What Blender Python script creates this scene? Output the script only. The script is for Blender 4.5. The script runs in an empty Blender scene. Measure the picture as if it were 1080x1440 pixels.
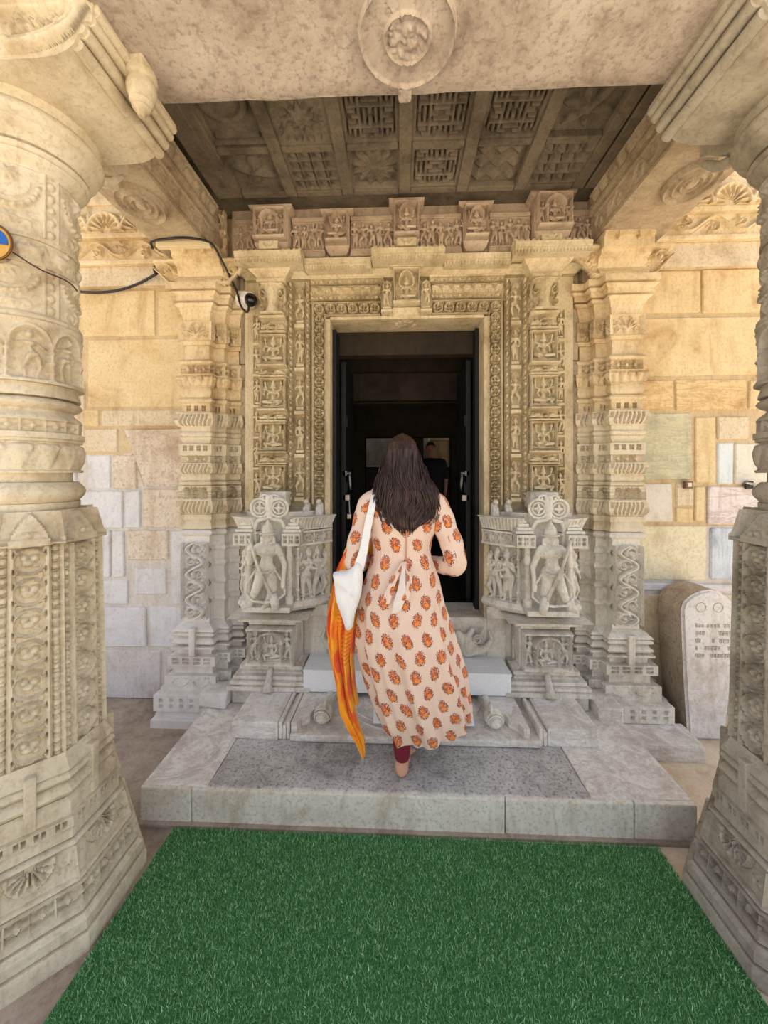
import bpy, bmesh, math, random
import numpy as np
from mathutils import Vector, Matrix
rng = np.random.RandomState(7)
random.seed(7)
SC = bpy.context.scene
COL = SC.collection
PI = math.pi

# ---------------------------------------------------------------- camera
cam_d = bpy.data.cameras.new('camera'); cam = bpy.data.objects.new('camera', cam_d); COL.objects.link(cam)
cam.location = (-0.045, 0, 1.61)
cam.rotation_euler = (PI/2, 0, math.radians(2.32))
cam_d.sensor_fit = 'HORIZONTAL'; cam_d.sensor_width = 36; cam_d.lens = 18
cam_d.shift_y = -55/1080; cam_d.clip_start = .02
SC.camera = cam
# ---------------------------------------------------------------- light
w = bpy.data.worlds.new('World'); SC.world = w; w.use_nodes = True
nt = w.node_tree; nt.nodes.clear()
wo = nt.nodes.new('ShaderNodeOutputWorld'); bg = nt.nodes.new('ShaderNodeBackground')
sky = nt.nodes.new('ShaderNodeTexSky'); sky.sky_type = 'NISHITA'; sky.sun_disc = False
sky.sun_elevation = math.radians(58); sky.sun_rotation = math.radians(20)
sky.air_density = 1.0; sky.dust_density = 4.0; sky.ozone_density = .6
bg.inputs[1].default_value = .12
hs = nt.nodes.new('ShaderNodeHueSaturation'); hs.inputs['Saturation'].default_value = .38; nt.links.new(sky.outputs[0], hs.inputs['Color'])   # thin white haze
nt.links.new(hs.outputs[0], bg.inputs[0]); nt.links.new(bg.outputs[0], wo.inputs[0])
sd = bpy.data.lights.new('sun', 'SUN'); so = bpy.data.objects.new('sun', sd); COL.objects.link(so)
sd.energy = 4.2; sd.angle = math.radians(2.0); sd.color = (1, .93, .82)
so.rotation_euler = (math.radians(-32), 0, math.radians(-14))
SC.view_settings.view_transform = 'Standard'; SC.view_settings.look = 'None'
SC.view_settings.exposure = 1.62; SC.view_settings.gamma = 1; SC.view_settings.use_curve_mapping = False

# ---------------------------------------------------------------- materials
def S(r, g, b):
    f = lambda c: (c/255/12.92) if c/255 <= .04045 else ((c/255+.055)/1.055)**2.4
    return (f(r), f(g), f(b), 1)
def _mat(name):
    m = bpy.data.materials.new(name); m.use_nodes = True
    return m, m.node_tree, m.node_tree.nodes['Principled BSDF']
def _n(t, kind, **kw):
    n = t.nodes.new(kind)
    for k, v in kw.items(): setattr(n, k, v)
    return n
def _ramp(t, src, stops):
    r = _n(t, 'ShaderNodeValToRGB'); e = r.color_ramp.elements
    while len(e) < len(stops): e.new(.5)
    for i, (p, c) in enumerate(stops): e[i].position = p; e[i].color = c
    t.links.new(src, r.inputs[0]); return r
def _mix(t, fac, a, b, mode='MIX'):
    m = _n(t, 'ShaderNodeMix', data_type='RGBA', blend_type=mode)
    if isinstance(fac, (int, float)): m.inputs[0].default_value = fac
    else: t.links.new(fac, m.inputs[0])
    for s, v in ((6, a), (7, b)):
        if isinstance(v, tuple): m.inputs[s].default_value = v
        else: t.links.new(v, m.inputs[s])
    return m.outputs[2]
def _noise(t, vec, scale, detail=6, rough=.6, dist=0):
    n = _n(t, 'ShaderNodeTexNoise'); n.inputs['Scale'].default_value = scale
    n.inputs['Detail'].default_value = detail; n.inputs['Roughness'].default_value = rough
    n.inputs['Distortion'].default_value = dist
    t.links.new(vec, n.inputs['Vector']); return n.outputs[0]
def stone(name, base, light, dark, scale=1.0, bump=.25, pits=.35, vein=0., rough=.85, fine=60, streak=.6):
    m, t, b = _mat(name)
    tc = _n(t, 'ShaderNodeTexCoord'); v = tc.outputs['Object']
    big = _noise(t, v, 3.2*scale, 7, .65, .4)
    c = _ramp(t, big, [(.3, dark), (.47, base), (.68, light)]).outputs[0]
    mid = _noise(t, v, 19*scale, 5, .7)
    c = _mix(t, _ramp(t, mid, [(.35, (0, 0, 0, 1)), (.75, (.55, .55, .55, 1))]).outputs[0], c, light)
    grit = _noise(t, v, fine*scale, 3, .7)
    c = _mix(t, _ramp(t, grit, [(.33, (pits, pits, pits, 1)), (.5, (0, 0, 0, 1))]).outputs[0], c, dark)
    sm = _n(t, 'ShaderNodeMapping'); sm.inputs['Scale'].default_value = (7, 7, 1.1); t.links.new(v, sm.inputs[0])   # old rain streaks and grime
    sn = _noise(t, sm.outputs[0], 1.3*scale, 6, .7, .6)
    c = _mix(t, _ramp(t, sn, [(.52, (0, 0, 0, 1)), (.72, (streak, streak, streak, 1))]).outputs[0], c, dark)
    if vein:
        mp = _n(t, 'ShaderNodeMapping'); mp.inputs['Rotation'].default_value = (.3, .5, .25); mp.inputs['Scale'].default_value = (1, 1, 4.5)
        t.links.new(v, mp.inputs[0])
        vn = _noise(t, mp.outputs[0], 3.5*scale, 6, .7, 1.2)
        c = _mix(t, _ramp(t, vn, [(.44, (0, 0, 0, 1)), (.5, (vein, vein, vein, 1)), (.56, (0, 0, 0, 1))]).outputs[0], c, dark)
    t.links.new(c, b.inputs['Base Color']); b.inputs['Roughness'].default_value = rough
    b.inputs['Specular IOR Level'].default_value = .25
    bp = _n(t, 'ShaderNodeBump'); bp.inputs['Strength'].default_value = bump; bp.inputs['Distance'].default_value = .01
    t.links.new(_mix(t, .35, mid, grit), bp.inputs['Height']); t.links.new(bp.outputs[0], b.inputs['Normal'])
    return m
def plain(name, col, rough=.5, metal=0., bump=0., bscale=80):
    m, t, b = _mat(name)
    b.inputs['Base Color'].default_value = col; b.inputs['Roughness'].default_value = rough; b.inputs['Metallic'].default_value = metal
    tc = _n(t, 'ShaderNodeTexCoord')
    nz = _noise(t, tc.outputs['Object'], bscale, 4)
    c = _mix(t, _ramp(t, nz, [(.35, (.0, .0, .0, 1)), (.7, (.25, .25, .25, 1))]).outputs[0], col, tuple(x*.6 for x in col[:3])+(1,))
    t.links.new(c, b.inputs['Base Color'])
    if bump:
        bp = _n(t, 'ShaderNodeBump'); bp.inputs['Strength'].default_value = bump; bp.inputs['Distance'].default_value = .004
        t.links.new(nz, bp.inputs['Height']); t.links.new(bp.outputs[0], b.inputs['Normal'])
    return m
M = {}
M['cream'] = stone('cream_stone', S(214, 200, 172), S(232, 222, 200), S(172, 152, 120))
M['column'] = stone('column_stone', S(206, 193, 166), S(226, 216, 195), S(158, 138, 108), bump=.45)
M['column_r'] = stone('shaded_column_stone', S(166, 157, 141), S(188, 180, 165), S(118, 106, 90), bump=.35)  # column stone darkened: the right column's shade put into the colour
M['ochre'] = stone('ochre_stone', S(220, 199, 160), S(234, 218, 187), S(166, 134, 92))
M['door'] = stone('door_marble', S(204, 187, 152), S(224, 211, 182), S(144, 122, 88))
M['doorlow'] = stone('grey_marble', S(220, 214, 202), S(236, 232, 223), S(152, 141, 124))
M['rose'] = stone('rose_stone', S(196, 174, 152), S(212, 194, 174), S(138, 114, 96))
M['beam'] = stone('beam_stone', S(178, 164, 152), S(204, 193, 182), S(128, 112, 102), bump=.5, pits=.55, fine=45)
M['sidebeam'] = stone('brown_stone', S(172, 154, 130), S(196, 180, 156), S(116, 98, 76))
M['ceil'] = stone('shaded_stone', S(106, 96, 82), S(132, 121, 104), S(64, 55, 45))  # brown-grey darkened: ceiling and court shade put into the colour
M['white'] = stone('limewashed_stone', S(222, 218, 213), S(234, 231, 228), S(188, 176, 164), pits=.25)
M['slab'] = stone('grey_speckled_slab', S(172, 168, 163), S(210, 207, 203), S(106, 102, 97), pits=.8, fine=70, bump=.4)
M['slab2'] = stone('pale_slab', S(222, 215, 207), S(236, 233, 228), S(168, 155, 142), pits=.4, vein=.4)
M['slabface'] = stone('slab_face', S(214, 204, 187), S(230, 225, 214), S(164, 144, 114), pits=.5)
M['floor'] = stone('dusty_floor', S(158, 140, 124), S(184, 168, 152), S(112, 96, 84))
M['floor_r'] = stone('sandy_floor', S(206, 186, 160), S(222, 206, 184), S(170, 148, 120))
M['grave'] = stone('inscribed_stone', S(220, 217, 216), S(234, 232, 232), S(176, 162, 150), pits=.5)
M['graveside'] = stone('inscribed_stone_shaded', S(172, 156, 136), S(196, 182, 164), S(112, 96, 80), pits=.6)  # darker than the slab's face: shade of the sides put into the colour
M['mortar'] = stone('mortar', S(196, 172, 134), S(212, 194, 162), S(158, 128, 88))
M['mortarlow'] = stone('pale_mortar', S(206, 200, 194), S(220, 216, 212), S(176, 160, 142))
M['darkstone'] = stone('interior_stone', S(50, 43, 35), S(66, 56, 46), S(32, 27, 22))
M['court'] = stone('court_stone', S(202, 188, 164), S(218, 206, 186), S(170, 152, 124))

# ---------------------------------------------------------------- mesh helpers
def wloc(o):
    v = Vector((0, 0, 0))
    while o: v += o.location; o = o.parent
    return np.array(v)
def mk(name, V, F, mat=None, parent=None, smooth=False, sharp=None, uv=None, rel=True):
    V = np.asarray(V, float)
    if parent is not None and rel: V = V - wloc(parent)
    me = bpy.data.meshes.new(name)
    if isinstance(F, np.ndarray) and F.ndim == 2:
        k = F.shape[1]; n = len(F)
        me.vertices.add(len(V)); me.vertices.foreach_set('co', V.astype(np.float32).ravel())
        me.loops.add(n*k); me.loops.foreach_set('vertex_index', F.astype(np.int32).ravel())
        me.polygons.add(n); me.polygons.foreach_set('loop_start', np.arange(0, n*k, k, dtype=np.int32))
        me.update(calc_edges=True)
        me.validate()
    else:
        me.from_pydata([tuple(v) for v in V], [], [tuple(f) for f in F])
    if uv is not None:
        lay = me.uv_layers.new(name='UVMap'); li = np.zeros(len(me.loops), np.int32)
        me.loops.foreach_get('vertex_index', li)
        lay.data.foreach_set('uv', np.asarray(uv, np.float32)[li].ravel())
    if smooth:
        me.polygons.foreach_set('use_smooth', np.ones(len(me.polygons), bool))
        if sharp: me.set_sharp_from_angle(angle=math.radians(sharp))
    if mat is not None:
        for q in (mat if isinstance(mat, (list, tuple)) else [mat]): me.materials.append(q)
    o = bpy.data.objects.new(name, me); COL.objects.link(o)
    if parent is not None: o.parent = parent
    return o
def tag(o, label=None, cat=None, group=None, kind=None):
    if label: o['label'] = label
    if cat: o['category'] = cat
    if group: o['group'] = group
    if kind: o['kind'] = kind
    return o
def thing(name, label, cat, loc=(0, 0, 0), group=None, kind=None):
    o = bpy.data.objects.new(name, None); COL.objects.link(o); o.location = loc; o.empty_display_size = .05
    return tag(o, label, cat, group, kind)
def struct(name, V, F, mat, **k):
    return tag(mk(name, V, F, mat, **k), kind='structure')
def gridF(nv, nu, wrapu=False):
    i = np.arange(nv-1)[:, None]; m = nu if wrapu else nu-1; j = np.arange(m)[None]
    j2 = (j+1) % nu
    return np.stack([i*nu+j+0*i, i*nu+j2, (i+1)*nu+j2, (i+1)*nu+j+0*i], -1).reshape(-1, 4)
class MB:
    """collects shapes into one mesh"""
    def __init__(s): s.V = []; s.F = []; s.n = 0
    def add(s, V, F):
        V = np.asarray(V, float); s.V.append(V)
        s.F += [tuple(int(i)+s.n for i in f) for f in F]; s.n += len(V); return s
    def box(s, x0, x1, y0, y1, z0, z1, bev=0., jit=0.):
        bm = bmesh.new(); bmesh.ops.create_cube(bm, size=1)
        for v in bm.verts:
            v.co = (x0+(v.co.x+.5)*(x1-x0), y0+(v.co.y+.5)*(y1-y0), z0+(v.co.z+.5)*(z1-z0))
            if jit: v.co += Vector((random.uniform(-jit, jit), random.uniform(-jit, jit), random.uniform(-jit, jit)))
        if bev: bmesh.ops.bevel(bm, geom=bm.edges[:], offset=bev, segments=2, affect='EDGES', profile=.6)
        bm.verts.index_update()
        s.add([v.co[:] for v in bm.verts], [[v.index for v in f.verts] for f in bm.faces]); bm.free(); return s
    def prism(s, pts, a0, a1, axis='y'):
        """polygon pts (2D) extruded along axis"""
        n = len(pts); V = []
        for a in (a0, a1):
            for p in pts:
                V.append({'y': (p[0], a, p[1]), 'x': (a, p[0], p[1]), 'z': (p[0], p[1], a)}[axis])
        F = [[i, (i+1) % n, n+(i+1) % n, n+i] for i in range(n)] + [list(range(n))[::-1], list(range(n, 2*n))]
        s.add(V, F); s.fix = True; return s
    def tube(s, pts, r, k=8, closed=False):
        P = np.array(pts, float); n = len(P)
        R = np.full(n, r) if np.isscalar(r) else np.array(r, float)
        V = []; up = np.array((0, 0, 1.)); prev = None
        for i in range(n):
            if closed: t = P[(i+1) % n]-P[i-1]
            else: t = P[min(i+1, n-1)]-P[max(i-1, 0)]
            t = t/(np.linalg.norm(t)+1e-9)
            if prev is None:
                a = np.cross(t, up)
                if np.linalg.norm(a) < .1: a = np.cross(t, (1., 0, 0))
            else: a = prev-t*prev.dot(t)
            a /= np.linalg.norm(a)+1e-9; prev = a; b = np.cross(t, a)
            for j in range(k):
                q = 2*PI*j/k; V.append(P[i]+R[i]*(a*math.cos(q)+b*math.sin(q)))
        F = []
        for i in range(n if closed else n-1):
            for j in range(k):
                F.append([i*k+j, i*k+(j+1) % k, ((i+1) % n)*k+(j+1) % k, ((i+1) % n)*k+j])
        if not closed: F += [list(range(k))[::-1], list(range((n-1)*k, n*k))]
        return s.add(V, F)
    def lathe(s, prof, c, k=24, axis='z', ang=None):
        """prof [(r,h)] about an axis through c"""
        V = []
        for r, h in prof:
            for j in range(k):
                q = 2*PI*j/k; x, y = r*math.cos(q), r*math.sin(q)
                V.append({'z': (x, y, h), 'y': (x, h, y), 'x': (h, x, y)}[axis])
        V = np.array(V)+np.array(c)
        F = []
        for i in range(len(prof)-1):
            for j in range(k): F.append([i*k+j, i*k+(j+1) % k, (i+1)*k+(j+1) % k, (i+1)*k+j])
        F += [list(range(k))[::-1], list(range((len(prof)-1)*k, len(prof)*k))]
        return s.add(V, F)
    def build(s, name, mat, parent=None, smooth=False, sharp=None, recalc=True, kind=None):
        V = np.concatenate(s.V); o = mk(name, V, s.F, mat, parent)
        if recalc:
            bm = bmesh.new(); bm.from_mesh(o.data); bmesh.ops.recalc_face_normals(bm, faces=bm.faces[:]); bm.to_mesh(o.data); bm.free()
        if smooth:
            o.data.polygons.foreach_set('use_smooth', np.ones(len(o.data.polygons), bool))
            if sharp: o.data.set_sharp_from_angle(angle=math.radians(sharp))
        if kind: o['kind'] = kind
        return o
def box(name, x0, x1, y0, y1, z0, z1, mat, parent=None, bev=.004, jit=0.):
    return MB().box(x0, x1, y0, y1, z0, z1, bev, jit).build(name, mat, parent)

# ---------------------------------------------------------------- relief carving: real displaced surfaces
def vnoise(X, Y, sc, seed=0):
    r = np.random.RandomState(seed); o = np.zeros_like(X)
    for k in range(5):
        a = r.uniform(0, 2*PI); f = sc*(1+k*.7); o += np.sin(f*(X*math.cos(a)+Y*math.sin(a))+r.uniform(0, 6))/(1+k*.5)
    return o/3
def seg(X, Y, a, b, r0, r1=None, k=1., base=0.):
    r1 = r0 if r1 is None else r1
    dx, dy = b[0]-a[0], b[1]-a[1]; L = dx*dx+dy*dy+1e-12
    t = np.clip(((X-a[0])*dx+(Y-a[1])*dy)/L, 0, 1)
    d = np.hypot(X-a[0]-t*dx, Y-a[1]-t*dy); r = r0+(r1-r0)*t
    return np.where(d < r, base+k*np.sqrt(np.maximum(r*r-d*d, 0)), 0)
def ell(X, Y, c, rx, ry, h):
    q = ((X-c[0])/rx)**2+((Y-c[1])/ry)**2
    return np.where(q < 1, h*np.sqrt(np.maximum(1-q, 0)), 0)
def plat(d, w, h, soft=.004):
    return h*np.clip((w-d)/soft, 0, 1)
def ring(X, Y, c, R, w, h, soft=.004):
    return plat(np.abs(np.hypot(X-c[0], Y-c[1])-R), w, h, soft)
def rect(X, Y, x0, x1, y0, y1, h, soft=.003):
    d = np.minimum(np.minimum(X-x0, x1-X), np.minimum(Y-y0, y1-Y))
    return h*np.clip(d/soft+.5, 0, 1)
def mx(*a):
    o = a[0]
    for b in a[1:]: o = np.maximum(o, b)
    return o
def poly(X, Y, pts, r0, r1, k=1., base=0.):
    n = len(pts)-1; o = 0
    for i in range(n):
        o = np.maximum(o, seg(X, Y, pts[i], pts[i+1], r0+(r1-r0)*i/n, r0+(r1-r0)*(i+1)/n, k, base))
    return o
def spiral(X, Y, c, R, turns, w, h, d0=0., sgn=1):
    pts = [(c[0]+R*(1-t*.8)*math.cos(d0+sgn*t*turns*2*PI), c[1]+R*(1-t*.8)*math.sin(d0+sgn*t*turns*2*PI)) for t in np.linspace(0, 1, int(10*turns)+3)]
    return poly(X, Y, pts, w, w*.6, h/w)
def seated(X, Y, cx, y0, s, d, seed=0):
    r = np.random.RandomState(seed); k = d/(s*.12)
    P = lambda x, y: (cx+x*s, y0+y*s)
    f = 1 if r.rand() < .5 else -1
    return mx(seg(X, Y, P(-.08, .2), P(.34*f, .1), .07*s, .045*s, k), seg(X, Y, P(.08, .2), P(-.36*f, .22), .07*s, .045*s, k),
              seg(X, Y, P(.34*f, .1), P(-.05*f, .05), .045*s, .03*s, k), seg(X, Y, P(-.36*f, .22), P(-.22*f, -.02), .045*s, .03*s, k),
              seg(X, Y, P(0, .22), P(0, .42), .075*s, .06*s, k), seg(X, Y, P(0, .42), P(0, .56), .065*s, .105*s, k),
              seg(X, Y, P(-.05, .53), P(-.06, .53), .05*s, .05*s, k*1.3), seg(X, Y, P(.05, .53), P(.06, .53), .05*s, .05*s, k*1.3),
              ell(X, Y, P(0, .74), .085*s, .105*s, d), seg(X, Y, P(0, .84), P(0, .98), .085*s, .03*s, k),
              poly(X, Y, [P(-.14, .58), P(-.26, .42), P(-.2, .25)], .036*s, .026*s, k), poly(X, Y, [P(.14, .58), P(.26, .42), P(.22, .28)], .036*s, .026*s, k),
              poly(X, Y, [P(-.15, .6), P(-.32, .62), P(-.34, .84)], .033*s, .026*s, k), poly(X, Y, [P(.15, .6), P(.32, .62), P(.34, .84)], .033*s, .026*s, k),
              ell(X, Y, P(-.34, .9), .06*s, .07*s, d*.7), ell(X, Y, P(.34, .9), .06*s, .07*s, d*.7))
def standing(X, Y, cx, y0, s, d, seed=0):
    r = np.random.RandomState(seed); k = d/(s*.065)
    P = lambda x, y: (cx+x*s, y0+y*s)
    sw = r.uniform(-.06, .06); a = [r.uniform(.08, .2) for _ in range(2)]
    kn = [r.uniform(.0, .1) for _ in range(2)]
    up = [r.rand() < .4 for _ in range(2)]
    o = mx(poly(X, Y, [P(sw-.05, .47), P(sw-.08-kn[0], .25), P(-.07, .03)], .055*s, .03*s, k), poly(X, Y, [P(sw+.05, .47), P(sw+.08+kn[1], .25), P(.08, .03)], .055*s, .03*s, k),
           seg(X, Y, P(-.07, .02), P(-.13, .015), .035*s, .03*s, k), seg(X, Y, P(.08, .02), P(.14, .015), .035*s, .03*s, k),
           seg(X, Y, P(sw-.03, .48), P(sw+.03, .48), .068*s, .068*s, k), seg(X, Y, P(sw, .5), P(-sw*.3, .62), .052*s, .044*s, k),
           seg(X, Y, P(-sw*.3-.04, .7), P(-sw*.3+.04, .7), .056*s, .056*s, k), ell(X, Y, P(-sw*.4, .87), .065*s, .075*s, d), seg(X, Y, P(-sw*.4, .93), P(-sw*.4, 1.0), .05*s, .025*s, k))
    for q, sg in ((0, -1), (1, 1)):
        sh = P(-sw*.3+sg*.1, .72)
        pts = [sh, P(sg*(.13+a[q]*.6), .6 if not up[q] else .66), P(sg*(.06+a[q]), .46 if not up[q] else .86)]
        o = np.maximum(o, poly(X, Y, pts, .03*s, .023*s, k))
    return o
def colonette(X, Y, x, y0, y1, w, d):
    o = seg(X, Y, (x, y0), (x, y1), w*.38, w*.38, d/(w*.38))
    for t in (0.02, .2, .5, .8, .98):
        o = np.maximum(o, rect(X, Y, x-w*.55, x+w*.55, y0+(y1-y0)*t-w*.2, y0+(y1-y0)*t+w*.2, d))
    return o
# patterns: f(X,Y,W,H)->height
def p_plain(X, Y, W, H): return 0*X
def p_rings(h=.022, horizontal=False):
    def f(X, Y, W, H):
        if horizontal: X, Y, W, H = Y, X, H, W
        n = max(1, round(H/(W*.93))); st = H/n; o = mx(plat(X, .006, h), plat(W-X, .006, h))
        for i in range(n):
            c = (W/2, st*(i+.5)); R = W*.36
            o = mx(o, ring(X, Y, c, R, W*.075, h), ell(X, Y, c, W*.09, W*.09, h*.9))
            for q in range(4):
                a = PI/4*0+q*PI/2; e = (c[0]+R*.8*math.cos(a), c[1]+R*.8*math.sin(a)); o = mx(o, seg(X, Y, c, e, W*.03, W*.1, h/(W*.1)))
            for sx in (-1, 1): o = mx(o, seg(X, Y, (W/2+sx*W*.42, c[1]+st*.5), (W/2+sx*W*.2, c[1]+st*.5), W*.07, W*.02, h/(W*.07)))
        return o
    return f
def p_beads(h=.014):
    def f(X, Y, W, H):
        n = max(1, round(H/(W*1.05))); st = H/n; o = mx(plat(X, .003, h*.8, .002), plat(W-X, .003, h*.8, .002))
        yy = np.mod(Y, st)-st/2; alt = (np.floor(Y/st) % 2)
        o = mx(o, np.where(alt == 0, ell(X, yy, (W/2, 0), W*.36, st*.5, h), plat(np.abs(X-W/2)+np.abs(yy)*.8, W*.32, h*.8)))
        return o
    return f
def p_figstrip(h=.025, n=None, seed=0, sit=False):
    def f(X, Y, W, H):
        k = n or max(1, round(H/(W*2.9))); st = H/k; o = mx(plat(X, .003, h*.7, .002), plat(W-X, .003, h*.7, .002))
        for i in range(k):
            y0 = st*i
            o = mx(o, rect(X, Y, 0, W, y0, y0+st*.1, h*.8), rect(X, Y, W*.08, W*.92, y0+st*.12, y0+st*.2, h*.5))
            o = mx(o, ring(X, Y, (W/2, y0+st*.86), W*.36, W*.07, h*.7))
        return o
    return f
def p_niche(h=.035, seed=0):
    def f(X, Y, W, H):
        o = mx(rect(X, Y, 0, W, 0, H*.06, h), rect(X, Y, 0, W, H*.94, H, h), colonette(X, Y, W*.06, H*.06, H*.94, W*.085, h), colonette(X, Y, W*.94, H*.06, H*.94, W*.085, h))
        for sx in (-1, 1): o = mx(o, spiral(X, Y, (W/2+sx*W*.3, H*.85), W*.075, 1, W*.026, h*.7, PI/2, sx), seg(X, Y, (W/2+sx*W*.36, H*.06), (W/2+sx*W*.36, H*.3), W*.03, W*.04, h*.6/(W*.04)))
        return mx(o, rect(X, Y, W*.25, W*.75, H*.06, H*.11, h*.6))
    return f
def p_divider(h=.02):
    def f(X, Y, W, H):
        o = mx(rect(X, Y, 0, W, 0, H*.16, h), rect(X, Y, 0, W, H*.8, H, h*1.2), rect(X, Y, W*.04, W*.96, H*.22, H*.42, h*.7))
        c = (W/2, H*.3)
        o = mx(o, ring(X, Y, c, H*.28, H*.07, h), ell(X, Y, c, H*.14, H*.14, h))
        for sx in (-1, 1): o = mx(o, seg(X, Y, (W/2+sx*H*.4, H*.45), (W/2+sx*W*.4, H*.5), H*.14, H*.04, h/(H*.14)), spiral(X, Y, (W/2+sx*W*.3, H*.52), H*.16, 1, H*.05, h*.8, PI, sx))
        return o
    return f
def p_scroll(h=.02, lam=1.3, seed=0, horizontal=False, edge=True):
    def f(X, Y, W, H):
        if horizontal: X, Y, W, H = Y, X, H, W
        n = max(1, round(H/(W*lam))); L = H/n; A = W*.3
        o = mx(plat(X, .006, h), plat(W-X, .006, h)) if edge else 0*X
        ph = 2*PI*Y/L
        xc = W/2+A*np.sin(ph); sl = 1/np.sqrt(1+(A*2*PI/L*np.cos(ph))**2)
        d = np.abs(X-xc)*sl
        o = mx(o, plat(d, W*.055, h), plat(np.abs(d-W*.115), W*.025, h*.7))
        for i in range(2*n):
            yc = L*(i*.5+.25); sg = 1 if i % 2 == 0 else -1
            c = (W/2-sg*W*.14, yc)
            o = mx(o, spiral(X, Y, c, W*.23, 1.2, W*.05, h, (0 if sg > 0 else PI)+.5, sg), ell(X, Y, c, W*.07, W*.07, h))
            for q in range(4):
                a = q*1.1+i; e = (c[0]+W*.25*math.cos(a), c[1]+W*.25*math.sin(a)); o = mx(o, ell(X, Y, e, W*.07, W*.05, h*.8))
        return o
    return f
def p_flutes(h=.016, w=.022, wav=.25):
    def f(X, Y, W, H):
        n = max(2, round(W/w)); st = W/n
        xx = X+st*wav*np.sin(Y/H*2*PI*.9)
        q = np.abs(np.mod(xx, st)-st/2)/st
        o = h*np.clip((.36-q)*7, 0, 1)
        o = np.where((Y < H*.1) | (Y > H*.9), h, o)
        return o
    return f
def p_leaves(h=.016, w=.03):
    def f(X, Y, W, H):
        n = max(1, round(W/w)); st = W/n; o = mx(rect(X, Y, -1, W+1, H*.9, H+1, h), rect(X, Y, -1, W+1, -1, H*.08, h))
        for i in range(n):
            c = st*(i+.5)
            o = mx(o, seg(X, Y, (c, H*.1), (c, H*.62), st*.1, st*.4, h/(st*.4)), spiral(X, Y, (c-st*.25, H*.7), st*.22, 1, st*.09, h, 0, 1), spiral(X, Y, (c+st*.25, H*.7), st*.22, 1, st*.09, h, PI, -1))
        return o
    return f
def p_dots(h=.014, w=.05):
    def f(X, Y, W, H):
        n = max(1, round(W/w)); st = W/n; xx = np.mod(X, st)-st/2
        hole = 0*X
        for sx in (-.17, .17):
            for yy in (.33, .67): hole = mx(hole, (np.maximum(np.abs(xx-sx*st)/(st*.1), np.abs(Y-yy*H)/(H*.11)) < 1)*1.)
        return h*(1-hole)
    return f
def p_stars(h=.014, w=.05):
    def f(X, Y, W, H):
        n = max(1, round(W/w)); st = W/n; xx = np.abs(np.mod(X, st)-st/2)/(st*.5); yy = np.abs(Y-H/2)/(H*.5)
        star = np.sqrt(xx)+np.sqrt(yy)
        o = np.where((star < .98) | (xx > .86) | (yy > .88), h, 0.)
        return o
    return f
def p_dentil(h=.014, w=.026):
    def f(X, Y, W, H):
        n = max(1, round(W/w)); st = W/n; xx = np.abs(np.mod(X, st)-st/2)/st; o = h+0*X
        for y0, y1 in ((.2, .42), (.55, .8)):
            o = np.where((Y > y0*H) & (Y < y1*H) & (xx < .2), 0, o)
        return o
    return f
def p_halflotus(h=.014, n=2):
    def f(X, Y, W, H):
        k = n if W > .1 else 1; st = W/k; o = h+0*X
        for i in range(k):
            c = (st*(i+.5), H*.72); R = min(st*.36, H*.55); r = np.hypot(X-c[0], Y-c[1]); a = np.arctan2(Y-c[1], X-c[0])
            inside = (r < R) & (Y < c[1])
            pet = np.abs(np.mod(a, PI/7)/(PI/7)-.5)
            o = np.where(inside & (r > R*.3), h*np.clip((.4-pet)*6, 0, 1)*.9, o)
            o = np.where((r > R) & (r < R*1.12) & (Y < c[1]), h*1.4, o)
            for sx in (-1, 1): o = mx(o, h+spiral(X, Y, (c[0]+sx*R*.6, H*.87), H*.09, 1, H*.025, h*.4, 0, sx)-0)
        return o
    return f
def p_dancers(h=.035, w=.05, seed=0):
    return lambda X, Y, W, H: mx(rect(X, Y, 0, W, 0, H*.08, h), rect(X, Y, 0, W, H*.93, H, h), np.abs(vnoise(X, Y, 90, seed))*h*.3)
    return f
def p_shrine(h=.04, seed=0, side=True):
    def f(X, Y, W, H):
        o = mx(rect(X, Y, 0, W, 0, H*.1, h), rect(X, Y, 0, W, H*.93, H, h))
        for x in ((.05, .95) if not side else (.04, .27, .73, .96)): o = mx(o, colonette(X, Y, W*x, H*.1, H*(.92 if x in (.04, .96, .05, .95) else .62), W*.06, h))
        r = np.hypot((X-W/2)/(W*.27), (Y-H*.6)/(H*.28)); o = mx(o, np.where((Y > H*.6), plat(np.abs(r-1), .16, h*1.1, .1), 0))
        o = mx(o, seg(X, Y, (W/2, H*.88), (W/2, H*.98), W*.06, W*.02, h/(W*.06)))
        return mx(o, rect(X, Y, W*.3, W*.7, H*.1, H*.15, h*.6))
    return f
def p_archniches(h=.03, w=.1, seed=0):
    def f(X, Y, W, H):
        n = max(1, round(W/w)); st = W/n; o = mx(rect(X, Y, -1, W+1, H*.94, H+1, h), rect(X, Y, -1, W+1, -1, H*.06, h))
        for i in range(n+1): o = mx(o, colonette(X, Y, st*i, H*.05, H*.62, st*.2, h))
        for i in range(n):
            c = st*(i+.5); r = np.hypot((X-c)/(st*.46), (Y-H*.6)/(H*.3))
            o = mx(o, np.where(Y > H*.6, plat(np.abs(r-1), .17, h, .1), 0), np.where((Y > H*.6) & (r > 1) & (np.abs(X-c) < st/2), h*.75, 0))
            o = mx(o, standing(X, Y, c, H*.06, H*.8, h*.95, seed+i))
        return o
    return f
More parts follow.
